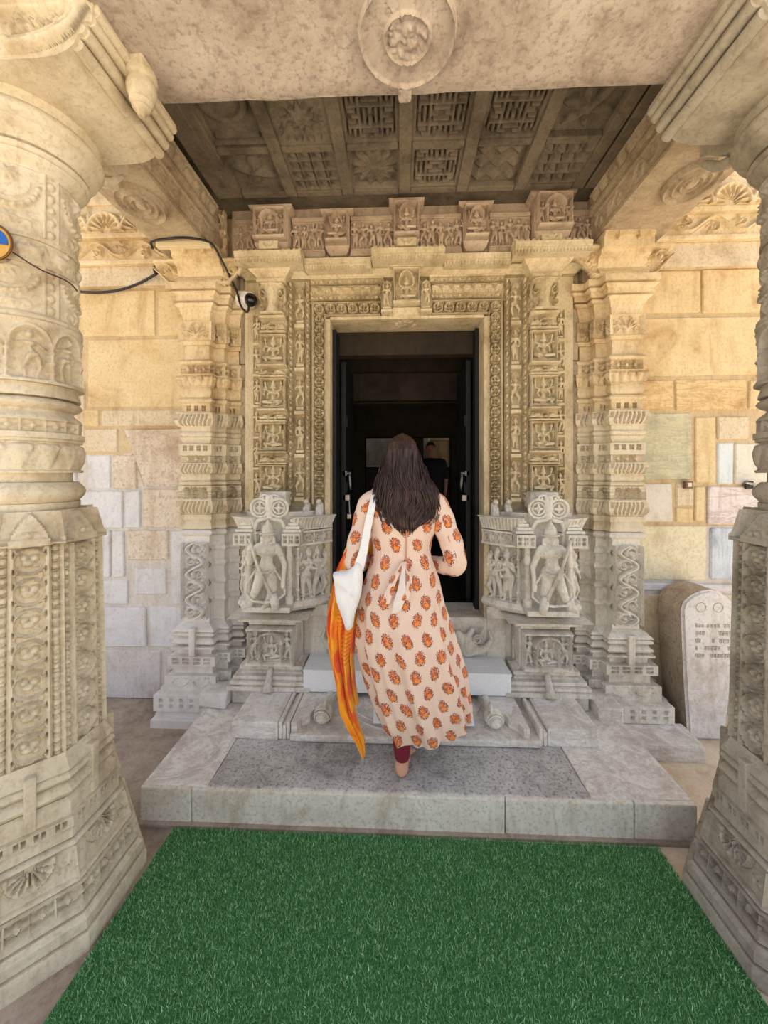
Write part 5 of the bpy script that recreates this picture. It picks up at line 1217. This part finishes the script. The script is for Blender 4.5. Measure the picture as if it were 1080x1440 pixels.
tag(mk('pile', V.reshape(-1, 3), np.arange(N*3).reshape(-1, 3), m, tf), kind='stuff')
# ================================================================ THE WOMAN
SKIN = plain('skin', S(214, 160, 136), .5, 0, .05)
SKIN.node_tree.nodes['Principled BSDF'].inputs['Subsurface Weight'].default_value = .05
def mathn(t, op, a, b=None, c=None):
    n = _n(t, 'ShaderNodeMath', operation=op)
    for i, v in enumerate((a, b, c)):
        if v is None: continue
        if isinstance(v, (int, float)): n.inputs[i].default_value = v
        else: t.links.new(v, n.inputs[i])
    return n.outputs[0]
def block_print():
    m, t, b = _mat('block_printed_cotton'); uvn = _n(t, 'ShaderNodeUVMap'); sp = _n(t, 'ShaderNodeSeparateXYZ'); t.links.new(uvn.outputs[0], sp.inputs[0])
    U, Vv = sp.outputs[0], sp.outputs[1]; du, dv = .098, .082
    v = mathn(t, 'DIVIDE', Vv, dv); row = mathn(t, 'FLOOR', v); st = mathn(t, 'MULTIPLY', mathn(t, 'MODULO', row, 2), .5)
    u = mathn(t, 'ADD', mathn(t, 'DIVIDE', U, du), st); col = mathn(t, 'FLOOR', u)
    cell = _n(t, 'ShaderNodeCombineXYZ'); t.links.new(col, cell.inputs[0]); t.links.new(row, cell.inputs[1])
    wn = _n(t, 'ShaderNodeTexWhiteNoise', noise_dimensions='3D'); t.links.new(cell.outputs[0], wn.inputs['Vector'])
    ws = _n(t, 'ShaderNodeSeparateXYZ'); t.links.new(wn.outputs['Color'], ws.inputs[0])
    x = mathn(t, 'ADD', mathn(t, 'MULTIPLY', mathn(t, 'SUBTRACT', mathn(t, 'FRACT', u), .5), du), mathn(t, 'MULTIPLY', mathn(t, 'SUBTRACT', ws.outputs[0], .5), .012))
    y = mathn(t, 'ADD', mathn(t, 'MULTIPLY', mathn(t, 'SUBTRACT', mathn(t, 'FRACT', v), .5), dv), mathn(t, 'MULTIPLY', mathn(t, 'SUBTRACT', ws.outputs[1], .5), .01))
    x = mathn(t, 'ADD', x, mathn(t, 'MULTIPLY', y, mathn(t, 'MULTIPLY', mathn(t, 'SUBTRACT', ws.outputs[2], .5), .5)))
    def q(ox, oy, rx, ry):
        a = mathn(t, 'POWER', mathn(t, 'ABSOLUTE', mathn(t, 'DIVIDE', mathn(t, 'SUBTRACT', x, ox), rx)), 2); c = mathn(t, 'POWER', mathn(t, 'ABSOLUTE', mathn(t, 'DIVIDE', mathn(t, 'SUBTRACT', y, oy), ry)), 2)
        return mathn(t, 'SQRT', mathn(t, 'ADD', a, c))
    vo = _n(t, 'ShaderNodeTexVoronoi'); vo.inputs['Scale'].default_value = 230; t.links.new(uvn.outputs[0], vo.inputs['Vector'])
    vs = _n(t, 'ShaderNodeSeparateXYZ'); t.links.new(vo.outputs['Color'], vs.inputs[0])
    peach = S(229, 203, 187)
    nz = _noise(t, uvn.outputs[0], 9, 4); base = _mix(t, _ramp(t, nz, [(.4, (0, 0, 0, 1)), (.7, (.35, .35, .35, 1))]).outputs[0], peach, S(216, 184, 166))
    body = q(0, .002, .027, .036); rim = q(0, .002, .022, .030); bulb = q(.002, -.012, .0125, .0115); top = q(-.004, .012, .0065, .008)
    lt = lambda a, k: mathn(t, 'LESS_THAN', a, k)
    leaf = _mix(t, vs.outputs[0], S(66, 66, 44), S(150, 66, 44))
    petals = mathn(t, 'MULTIPLY', lt(mathn(t, 'ADD', body, mathn(t, 'MULTIPLY', vs.outputs[1], .28)), 1.08), mathn(t, 'LESS_THAN', vo.outputs['Distance'], .62))
    c = _mix(t, petals, base, leaf)
    inner = mathn(t, 'MULTIPLY', lt(rim, .95), mathn(t, 'GREATER_THAN', vs.outputs[2], .42)); c = _mix(t, inner, c, S(196, 96, 58))
    c = _mix(t, lt(bulb, 1), c, S(232, 140, 66)); c = _mix(t, lt(top, 1), c, S(226, 122, 58))
    dk = mathn(t, 'MULTIPLY', lt(bulb, 1.02), mathn(t, 'MULTIPLY', mathn(t, 'GREATER_THAN', bulb, .55), mathn(t, 'GREATER_THAN', vs.outputs[1], .72))); c = _mix(t, dk, c, S(164, 70, 36))
    t.links.new(c, b.inputs['Base Color']); b.inputs['Roughness'].default_value = .85; b.inputs['Sheen Weight'].default_value = .1
    wv = _noise(t, uvn.outputs[0], 420, 2); bp = _n(t, 'ShaderNodeBump'); bp.inputs['Strength'].default_value = .12; bp.inputs['Distance'].default_value = .002
    t.links.new(_mix(t, .7, wv, _noise(t, uvn.outputs[0], 22, 3)), bp.inputs['Height']); t.links.new(bp.outputs[0], b.inputs['Normal'])
    return m
DR = block_print()
MAR = plain('maroon_jersey', S(120, 22, 44), .8, 0, .1, 200)
wm = thing('person', 'long-haired woman seen from behind in orange block-print dress stepping to the door', 'person', (-.03, 1.86, .17))
LH, RH = (-.19, 2.05, 1.19), (.02, 2.03, 1.15)
body = [((-.03, 1.885, 1.69), (-.03, 1.885, 1.69), .082, .082, (.80, 1.05, 1.12)), ((-.03, 1.90, 1.64), (-.03, 1.915, 1.625), .058, .045), ((-.03, 1.965, 1.66), (-.03, 1.985, 1.652), .012, .013), ((-.03, 1.86, 1.60), (-.03, 1.86, 1.48), .05, .055),
        ((-.03, 1.955, 1.615), (-.03, 1.957, 1.613), .018, .012), ((-.098, 1.88, 1.675), (-.097, 1.885, 1.645), .014, .010), ((.038, 1.88, 1.675), (.037, 1.885, 1.645), .014, .010),
        ((-.14, 1.86, 1.45), (.08, 1.86, 1.45), .055, .055), ((-.03, 1.865, 1.42), (-.035, 1.865, 1.28), .10, .085), ((-.035, 1.86, 1.25), (-.035, 1.86, 1.10), .085, .11), ((-.09, 1.86, 1.05), (.03, 1.87, 1.05), .10, .10),
        ((-.19, 1.865, 1.45), (-.255, 1.83, 1.185), .040, .032), ((-.255, 1.83, 1.185), (-.20, 2.0, 1.19), .030, .022), ((.13, 1.865, 1.45), (.222, 1.83, 1.175), .040, .032), ((.222, 1.83, 1.175), (.06, 1.99, 1.155), .030, .021),
        ((-.085, 1.86, 1.02), (-.05, 1.84, .62), .085, .055), ((-.05, 1.84, .62), (-.032, 1.835, .25), .05, .032), ((.04, 1.88, 1.02), (.10, 2.06, .76), .085, .058), ((.10, 2.06, .76), (.10, 2.13, .40), .052, .034),
        # left foot, standing
        ((-.034, 1.832, .205), (-.034, 1.838, .26), .033, .031), ((-.035, 1.826, .198), (-.022, 1.90, .196), .028, .028), ((-.022, 1.90, .200), (-.005, 1.975, .186), .03, .018), ((-.018, 1.96, .186), (.012, 1.97, .185), .016, .015),
        # right foot on the ramp
        ((.10, 2.135, .36), (.10, 2.13, .42), .033, .031), ((.10, 2.13, .335), (.10, 2.20, .355), .03, .028), ((.10, 2.20, .365), (.105, 2.27, .385), .028, .017)]
for k in range(5):
    fx = -.024+k*.0125; body.append(((fx, 1.975, .183), (fx+.008, 2.012-.006*k, .181), .0085 if k != 0 else .011, .0075 if k != 0 else .010))
    body.append(((.08+k*.0125, 2.27, .387), (.083+k*.0125, 2.305-.005*k, .398), .0085, .0075))
for (hx, hy, hz), sg in ((LH, 1), (RH, -1)):
    w0 = np.array((-.20, 2.0, 1.19)) if sg > 0 else np.array((.06, 1.99, 1.155)); h = np.array((hx, hy, hz)); d = h-w0; d /= np.linalg.norm(d); pl = h
    body.append((tuple(w0), tuple(pl), .022, .026)); up = np.array((0, 0, 1.)); sdv = np.cross(d, up); sdv /= np.linalg.norm(sdv)
    for k in range(4):
        a = pl+up*(.022-.015*k)+d*.012; e = a+d*(.038-.004*abs(k-1.4))-sdv*sg*.006; f = e+d*.012-sdv*sg*.024
        body += [(tuple(a), tuple(e), .0085, .008), (tuple(e), tuple(f), .008, .0068)]
    body += [(tuple(pl+up*.02-d*.03), tuple(pl+up*.05-sdv*sg*.008), .010, .009), (tuple(pl+up*.05-sdv*sg*.008), tuple(pl+up*.055+d*.028-sdv*sg*.02), .009, .0075)]
bo = organic('body', body, SKIN, wm, .006, 2)
EYE = plain('eye_white', S(236, 232, 226), .2)
for q in (-1, 1): MB().tube([(-.03+q*.032, 1.958, 1.695), (-.03+q*.032, 1.966, 1.695)], [.012, .009], 10).build('eye', EYE, bo, smooth=True)
MB().tube([(-.055, 1.966, 1.63), (-.03, 1.974, 1.632), (-.005, 1.966, 1.63)], [.004, .007, .004], 8).build('mouth', plain('lip', S(176, 92, 86), .4), bo, smooth=True)
organic('leggings', [((-.05, 1.845, .70), (-.05, 1.84, .60), .068, .06), ((-.05, 1.84, .60), (-.034, 1.836, .30), .058, .042), ((-.034, 1.836, .30), (-.033, 1.836, .262), .042, .037), ((.08, 2.0, .82), (.10, 2.06, .74), .075, .066), ((.10, 2.06, .74), (.10, 2.13, .45), .06, .043)], MAR, wm, .006, 3)
# dress: skirt and bodice in rings, sleeves as tapering tubes, one cloth mesh
ZR = [1.515, 1.50, 1.478, 1.45, 1.40, 1.34, 1.28, 1.235, 1.21, 1.17, 1.10, .977, .80, .60, .45, .335]
CXR = [-.03, -.03, -.03, -.03, -.03, -.032, -.034, -.035, -.035, -.035, -.035, -.04, -.019, .03, .068, .10]
RXR = [.062, .10, .158, .192, .178, .162, .145, .137, .142, .156, .178, .205, .236, .240, .224, .206]
CYR = [1.86]*9+[1.86, 1.865, 1.87, 1.88, 1.90, 1.91, 1.92]; RYR = [.06, .068, .078, .09, .105, .10, .092, .088, .092, .105, .13, .16, .185, .20, .20, .19]
nv, nu = 130, 180
zz = np.concatenate([np.linspace(1.515, 1.21, 46), np.linspace(1.205, .335, nv-46)]); th = np.linspace(0, 2*PI, nu)
ip = lambda A: np.interp(-zz, -np.array(ZR), A)
TH, Z = np.meshgrid(th, zz); rx, ry, cx_, cy_ = (ip(A)[:, None] for A in (RXR, RYR, CXR, CYR))
low = np.clip((1.2-Z)/.85, 0, 1)
fold = 1+low**.8*(.07*np.sin(9*TH+1.2)+.045*np.sin(16*TH+3*Z)+.022*np.sin(29*TH-5*Z))+.012*np.exp(-((Z-1.235)/.05)**2)*np.sin(40*TH)
px = cx_+rx*fold*np.sin(TH); py = cy_-ry*fold*np.cos(TH)
pz = Z+.045*low**3+low**2*((px-.10)*.20)+low**3*.008*np.sin(9*TH)+.004*np.sin(Z*60+TH*4)*np.exp(-((Z-1.3)/.1)**2)
pz = np.where(low > .98, pz, pz)
arc = np.cumsum(np.hypot(np.diff(px, axis=1, prepend=px[:, :1]), np.diff(py, axis=1, prepend=py[:, :1])), axis=1); arc = np.where(TH > PI, arc-arc[:, -1:], arc)
V = np.stack([px, py, pz], -1).reshape(-1, 3); UV = np.stack([arc+.03, Z*1.0], -1).reshape(-1, 2); F = gridF(nv, nu)
VV, UU, FF = [V], [UV], [F]; off = len(V)
def sleeve(pts, rads, u0):
    global off
    P = smoothline(pts, 60); R = np.interp(np.linspace(0, 1, 60), np.linspace(0, 1, len(rads)), rads); mbx = MB().tube(P, 1.0, 25)
    W = mbx.V[0].reshape(60, 25, 3); W = P[:, None]+(W-P[:, None])*R[:, None, None]
    t = np.linspace(0, 1, 60)[:, None]; q = np.linspace(0, 2*PI, 25)[None]
    wr = 1+.05*np.sin(t*34+2*np.sin(q))*np.exp(-((t-.52)/.16)**2)+.025*np.sin(t*50+q*2)
    W = P[:, None]+(W-P[:, None])*wr[..., None]; W = np.concatenate([W, W[:, :1]], 1)
    s = np.concatenate([[0], np.cumsum(np.linalg.norm(np.diff(P, axis=0), axis=1))]); a = np.linspace(0, 1, 26)[None]*(2*PI*R[:, None]*.95)
    VV.append(W.reshape(-1, 3)); UU.append(np.stack([a+u0, -s[:, None]+2+0*a], -1).reshape(-1, 2)); FF.append(gridF(60, 26)+off); off += 60*26
sleeve([(-.13, 1.862, 1.475), (-.185, 1.86, 1.455), (-.225, 1.85, 1.33), (-.258, 1.83, 1.19), (-.235, 1.91, 1.165), (-.203, 1.99, 1.188)], [.055, .062, .056, .05, .044, .036], .3)
sleeve([(.07, 1.862, 1.475), (.125, 1.86, 1.455), (.18, 1.85, 1.33), (.222, 1.825, 1.185), (.175, 1.89, 1.158), (.085, 1.97, 1.152)], [.055, .062, .056, .05, .044, .036], .7)
dress = mk('dress', np.concatenate(VV), np.concatenate(FF), DR, wm, True, None, np.concatenate(UU))
# back placket and hanging tie ribbons
MB().tube([(-.012, 1.757, 1.36), (-.014, 1.762, 1.29), (-.016, 1.765, 1.215)], .0035, 6).build('placket', plain('peach_piping', S(206, 160, 130), .8), dress, smooth=True)
LIN = plain('ribbon_lining', S(232, 220, 212), .8)
def ribbon(pts, w, mat, name, par, side=(1, 0, 0)):
    P = smoothline(pts, 30); W = np.interp(np.linspace(0, 1, 30), np.linspace(0, 1, len(w)), w); sd = np.array(side, float)
    A = np.stack([P-sd*W[:, None], P-sd*W[:, None]*.3+(0, -.006, 0), P+sd*W[:, None]*.3+(0, .002, 0), P+sd*W[:, None]], 1).reshape(-1, 3); B = A+np.array((0, .003, 0))
    uv = np.concatenate([np.stack([np.tile(np.linspace(0, 1, 4), 30)*.05, np.repeat(np.linspace(0, .3, 30), 4)], 1)]*2)
    f = gridF(30, 4); return mk(name, np.concatenate([A, B]), np.concatenate([f, f[:, ::-1]+len(A)]), mat, par, True, None, uv)
ribbon([(-.03, 1.745, 1.205), (-.075, 1.715, 1.12), (-.11, 1.692, 1.03)], [.008, .014, .02], DR, 'tie_ribbon', dress)
ribbon([(-.025, 1.745, 1.205), (-.035, 1.71, 1.11), (-.045, 1.69, 1.05), (-.06, 1.68, 1.0)], [.006, .018, .03, .022], LIN, 'tie_ribbon', dress, (.9, 0, .35))
ribbon([(-.02, 1.745, 1.205), (.0, 1.715, 1.13), (-.02, 1.69, 1.05)], [.006, .012, .016], DR, 'tie_ribbon', dress)
# hair
mh, t, b = _mat('dark_brown_hair'); tc = _n(t, 'ShaderNodeTexCoord'); mp = _n(t, 'ShaderNodeMapping'); mp.inputs['Scale'].default_value = (130, 60, 5); t.links.new(tc.outputs['Object'], mp.inputs[0])
hn = _noise(t, mp.outputs[0], 1, 4, .6); t.links.new(_ramp(t, hn, [(.3, S(20, 12, 12)), (.55, S(56, 34, 32)), (.78, S(112, 72, 62))]).outputs[0], b.inputs['Base Color']); b.inputs['Roughness'].default_value = .42
HZ_ = [1.805, 1.785, 1.76, 1.72, 1.67, 1.61, 1.55, 1.50, 1.45, 1.40, 1.36, 1.335]
HX = [-.03, -.03, -.03, -.03, -.03, -.028, -.018, -.015, -.014, -.016, -.018, -.02]; HRX = [.004, .042, .062, .074, .084, .102, .134, .150, .152, .140, .116, .085]
HCY = [1.885, 1.885, 1.883, 1.88, 1.875, 1.86, 1.845, 1.835, 1.83, 1.825, 1.82, 1.82]; HRY = [.005, .045, .08, .102, .108, .10, .095, .088, .082, .078, .072, .06]
HA = [3.14, 3.14, 3.0, 2.2, 2.0, 1.9, 1.55, 1.45, 1.4, 1.35, 1.3, 1.25]
nv, nu = 150, 220; hz = np.linspace(1.805, 1.335, nv); g_ = lambda A: np.interp(-hz, -np.array(HZ_), A)[:, None]
uu = np.linspace(-1, 1, nu)[None]; T0 = uu*g_(HA); hv = hz[:, None]; dn = np.clip((1.72-hv)/.38, 0, 1)
T = T0+dn*(.14*np.sin(hv*30+uu*4)+.06*np.sin(hv*55+uu*11)); hr = np.random.RandomState(2)
rid = np.interp(uu[0]*110+110, np.arange(221), hr.rand(221)); rid2 = np.interp(uu[0]*25+25, np.arange(51), hr.rand(51))
k = 1+(.05*(rid-.5)+.10*(rid2-.5)*dn*1.3)+.02*np.sin(hv*30+uu*14)*dn
hx_ = g_(HX)+g_(HRX)*k*np.sin(T); hy_ = g_(HCY)-g_(HRY)*k*np.cos(T)
tip = np.interp(uu[0]*40+40, np.arange(81), hr.rand(81)); tipz = (dn**6)*(.03*(tip-.5)+.05*(uu**2)); hzz = hv+tipz
O = np.stack([hx_, hy_, hzz+0*hx_], -1).reshape(-1, 3); I = np.stack([g_(HX)+g_(HRX)*(k-.14)*np.sin(T), g_(HCY)-g_(HRY)*(k-.2)*np.cos(T), hzz-.002+0*hx_], -1).reshape(-1, 3)
f = gridF(nv, nu); n0 = len(O); e = np.arange((nv-1)*nu, nv*nu); rim = np.stack([e[:-1], e[1:], e[1:]+n0, e[:-1]+n0], 1)
hair = mk('hair', np.concatenate([O, I]), np.concatenate([f[:, ::-1], f+n0, rim]), mh, wm, True)
sb_ = MB(); OO = O.reshape(nv, nu, 3)
for i in range(170):
    j = int(hr.randint(8, nu-8)); i0 = int(hr.randint(25, 70)); i1 = int(hr.randint(110, 150)); c = OO[i0:i1:8, j].copy(); m_ = len(c); tt = np.linspace(0, 1, m_)
    out = np.array((math.sin(T0[60, j]), -math.cos(T0[60, j]), 0)); c += out*(.003+.012*hr.rand()*tt[:, None])+np.stack([.006*np.sin(tt*7+i), 0*tt, -.02*hr.rand()*tt], 1)
    sb_.tube(c, .0004+.0022*np.sin(np.linspace(.05, PI*.97, m_)), 4)
for i in range(40):   # loose outer wisps
    sd_ = hr.choice([-1, 1]); z0 = hr.uniform(1.52, 1.66); x0 = -.03+sd_*np.interp(z0, [1.5, 1.67], [.135, .095]); L_ = hr.uniform(.08, .17)
    tt = np.linspace(0, 1, 8); c = np.stack([x0+sd_*(.03*np.sin(tt*2.4)*hr.uniform(.3, 1)), 1.83-.03*tt, z0-L_*tt], 1); sb_.tube(c, np.linspace(.0018, .0005, 8), 4)
tag(sb_.build('strands', mh, hair, smooth=True), kind='stuff')
SIL = plain('silver', S(200, 200, 204), .25, 1.0)
for q in (-1, 1): MB().tube([(-.03+q*.086, 1.862, 1.645), (-.03+q*.088, 1.866, 1.625)], [.005, .011], 8).tube([(-.03+q*.088, 1.862, 1.622), (-.03+q*.088, 1.866, 1.604)], [.010, .003], 8).build('earring', SIL, bo, smooth=True)
# shoulder bag
BAG = plain('white_canvas', S(238, 238, 240), .8, 0, .15, 160)
bg_ = thing('shoulder_bag', 'white canvas shoulder bag hanging from the woman\'s left shoulder', 'bag', (-.27, 1.80, .9))
outl = [(-.350, 1.150), (-.318, 1.156), (-.29, 1.158), (-.262, 1.175), (-.240, 1.20), (-.216, 1.17), (-.22, 1.06), (-.25, .96), (-.262, .90), (-.285, .893), (-.300, .925), (-.335, 1.03)]
oc_ = np.array(outl); pts = np.vstack([smoothline(np.vstack([oc_, oc_[:1]]), 70)[:-1]]); c0 = np.array((-.272, 1.06)); Vb = []; rings = [(0, 1.0), (.6, .97), (.9, .8), (1, .45), (1, .0)]
for s_ in (-1, 1):
    for dpt, k in (rings if s_ < 0 else rings[::-1]):
        for i, p in enumerate(pts):
            q = c0+(p-c0)*max(k, .01); Vb.append((q[0], 1.765+s_*.045*dpt+.006*math.sin(q[1]*60+q[0]*40)*(k < .99), q[1]))
mbx = MB(); nn_ = len(pts); Vb = np.array(Vb); order = [4, 3, 2, 1, 0]; Vr = Vb.reshape(10, nn_, 3); Vr = np.concatenate([Vr[[4, 3, 2, 1, 0]], Vr[[8, 7, 6, 5]]])
mk_b = mk('bag_body', Vr.reshape(-1, 3), gridF(9, nn_, True), BAG, bg_, True)
SP = smoothline([(-.236, 1.757, 1.165), (-.21, 1.757, 1.26), (-.188, 1.768, 1.38), (-.170, 1.785, 1.47), (-.160, 1.83, 1.523), (-.165, 1.88, 1.53), (-.18, 1.93, 1.49), (-.215, 1.95, 1.38), (-.245, 1.92, 1.27), (-.26, 1.86, 1.19), (-.25, 1.80, 1.165)], 60)
Wd = np.interp(np.linspace(0, 1, 60), [0, .12, .4, 1], [.026, .018, .0155, .016]); sdx = np.array((1., 0, 0.12)); A = np.stack([SP-sdx*Wd[:, None], SP+sdx*Wd[:, None]], 1)
nrm = np.array((0, -.004, .002)); Q = np.concatenate([A, A[:, ::-1]+np.array((0, .006, -.003))], 1).reshape(-1, 3)
mk('strap', Q, gridF(60, 4, True), BAG, bg_, True, 60)
# dupatta scarf
msf, t, b = _mat('tie_dyed_silk'); uvn = _n(t, 'ShaderNodeUVMap'); mp = _n(t, 'ShaderNodeMapping'); mp.inputs['Scale'].default_value = (2.2, 5.5, 1); t.links.new(uvn.outputs[0], mp.inputs[0])
nz = _noise(t, mp.outputs[0], 1.3, 3, .5, .8); c = _ramp(t, nz, [(.32, S(246, 188, 26)), (.46, S(250, 168, 24)), (.54, S(240, 112, 20)), (.66, S(236, 88, 50)), (.78, S(240, 140, 100))]).outputs[0]
wv = _n(t, 'ShaderNodeTexWave', wave_type='BANDS', bands_direction='Y'); wv.inputs['Scale'].default_value = 16; wv.inputs['Distortion'].default_value = 1.2; t.links.new(uvn.outputs[0], wv.inputs['Vector'])
sx = _n(t, 'ShaderNodeSeparateXYZ'); t.links.new(uvn.outputs[0], sx.inputs[0])
msk = mathn(t, 'MULTIPLY', mathn(t, 'MULTIPLY', mathn(t, 'GREATER_THAN', sx.outputs[0], .42), mathn(t, 'GREATER_THAN', sx.outputs[1], .45)), mathn(t, 'MULTIPLY', wv.outputs['Fac'], .75))
c = _mix(t, msk, c, S(224, 84, 16)); t.links.new(c, b.inputs['Base Color']); b.inputs['Roughness'].default_value = .6; b.inputs['Sheen Weight'].default_value = .2
sc_ = thing('scarf', 'orange and yellow tie-dyed scarf draped over the woman\'s left forearm', 'scarf', (-.3, 1.86, .9))
Lz = [1.25, 1.22, 1.16, 1.08, .96, .86, .72, .60, .47, .40, .33, .26, .235]; Lx = [-.290, -.315, -.345, -.368, -.392, -.40, -.385, -.355, -.335, -.300, -.262, -.232, -.222]
Rx = [-.275, -.26, -.245, -.25, -.268, -.272, -.29, -.285, -.262, -.242, -.214, -.21, -.219]
nv, nu = 150, 46; sz = np.linspace(1.25, .235, nv); l = np.interp(-sz, -np.array(Lz), Lx)[:, None]; r = np.interp(-sz, -np.array(Lz), Rx)[:, None]; a = np.linspace(0, 1, nu)[None]
tv = ((1.25-sz)/1.015)[:, None]; depth = .022*np.sin(a*11+tv*3)+.014*np.sin(a*23-tv*5); px = l+(r-l)*(a+.035*np.sin(a*11+tv*2+1.2)); py = 1.83-.015*tv*0+depth*(.25+.75*np.clip(tv*3, 0, 1))*np.clip((1-tv)*6, .15, 1); pz = sz[:, None]+.02*np.sin(a*3)*tv+0*a
UVs = np.stack([a+0*tv, (1-tv)+0*a], -1).reshape(-1, 2)
Vs = np.stack([px, py, pz], -1).reshape(-1, 3); f = gridF(nv, nu)
mk('hanging_fall', np.concatenate([Vs, Vs+np.array((0, .003, 0))]), np.concatenate([f, f[:, ::-1]+len(Vs)]), msf, sc_, True, None, np.concatenate([UVs, UVs]))
px2 = l[40:112]+.03+(r[40:112]-l[40:112])*(a*.9)+.0; py2 = py[40:112]+.035; pz2 = pz[40:112]; UV2 = np.stack([a*.4+0*px2, (1-tv[40:112])*.8+0*a], -1).reshape(-1, 2)
V2 = np.stack([px2+.0*a, py2, pz2-.02], -1).reshape(-1, 3); f2 = gridF(72, nu); mk('inner_fall', np.concatenate([V2, V2+np.array((0, .003, 0))]), np.concatenate([f2, f2[:, ::-1]+len(V2)]), msf, sc_, True, None, np.concatenate([UV2, UV2]))
MB().tube(smoothline([(-.305, 1.86, 1.20), (-.285, 1.90, 1.24), (-.24, 1.93, 1.25), (-.20, 1.95, 1.235), (-.17, 1.96, 1.19)], 24), np.concatenate([np.linspace(.018, .026, 12), np.linspace(.026, .016, 12)]), 12).build('forearm_drape', msf, sc_, smooth=True)
# ================================================================ A MAN DEEP INSIDE
mn = thing('person', 'dim standing man in dark clothes far inside the doorway', 'person', (.44, 6.0, .58))
X0, Y0, Z0 = .44, 6.0, .58
q = lambda x, y, z: (X0+x, Y0+y, Z0+z*.88)
organic('body', [(q(0, 0, 1.56), q(0, 0, 1.60), .075, .08), (q(0, 0, 1.45), q(0, 0, 1.38), .05, .055), (q(0, -.08, 1.56), q(0, -.095, 1.55), .012, .012), (q(-.08, 0, 1.58), q(-.08, 0, 1.56), .012, .01), (q(.08, 0, 1.58), q(.08, 0, 1.56), .012, .01), (q(-.14, 0, 1.36), q(.14, 0, 1.36), .05, .05), (q(0, 0, 1.3), q(0, 0, .95), .1, .1), (q(-.19, 0, 1.35), q(-.24, .0, 1.08), .042, .034), (q(-.24, 0, 1.08), q(-.22, -.08, .86), .032, .024), (q(.19, 0, 1.35), q(.24, 0, 1.08), .042, .034), (q(.24, 0, 1.08), q(.22, -.08, .86), .032, .024), (q(-.22, -.08, .86), q(-.215, -.1, .78), .026, .018), (q(.22, -.08, .86), q(.215, -.1, .78), .026, .018), (q(-.09, 0, .9), q(-.1, 0, .1), .07, .04), (q(.09, 0, .9), q(.1, 0, .1), .07, .04), (q(-.1, .03, .035), q(-.11, -.13, .03), .034, .03), (q(.1, .03, .035), q(.11, -.13, .03), .034, .03)], SKIN, mn, .014, 2)
organic('shirt', [(q(-.15, 0, 1.36), q(.15, 0, 1.36), .065, .065), (q(0, 0, 1.28), q(0, 0, .88), .15, .14), (q(-.08, 0, 1.28), q(-.07, 0, .85), .11, .11), (q(.08, 0, 1.28), q(.07, 0, .85), .11, .11), (q(-.19, 0, 1.35), q(-.24, 0, 1.1), .06, .05), (q(.19, 0, 1.35), q(.24, 0, 1.1), .06, .05)], plain('dark_shirt', S(30, 28, 34), .8), mn, .016, 3)
organic('trousers', [(q(-.08, 0, .9), q(-.1, 0, .12), .1, .06), (q(.08, 0, .9), q(.1, 0, .12), .1, .06), (q(-.06, 0, .9), q(.06, 0, .9), .12, .12)], plain('dark_trousers', S(24, 24, 28), .8), mn, .016, 3)
organic('hair', [(q(0, .015, 1.61), q(0, .015, 1.63), .082, .08)], mh, mn, .012, 2)
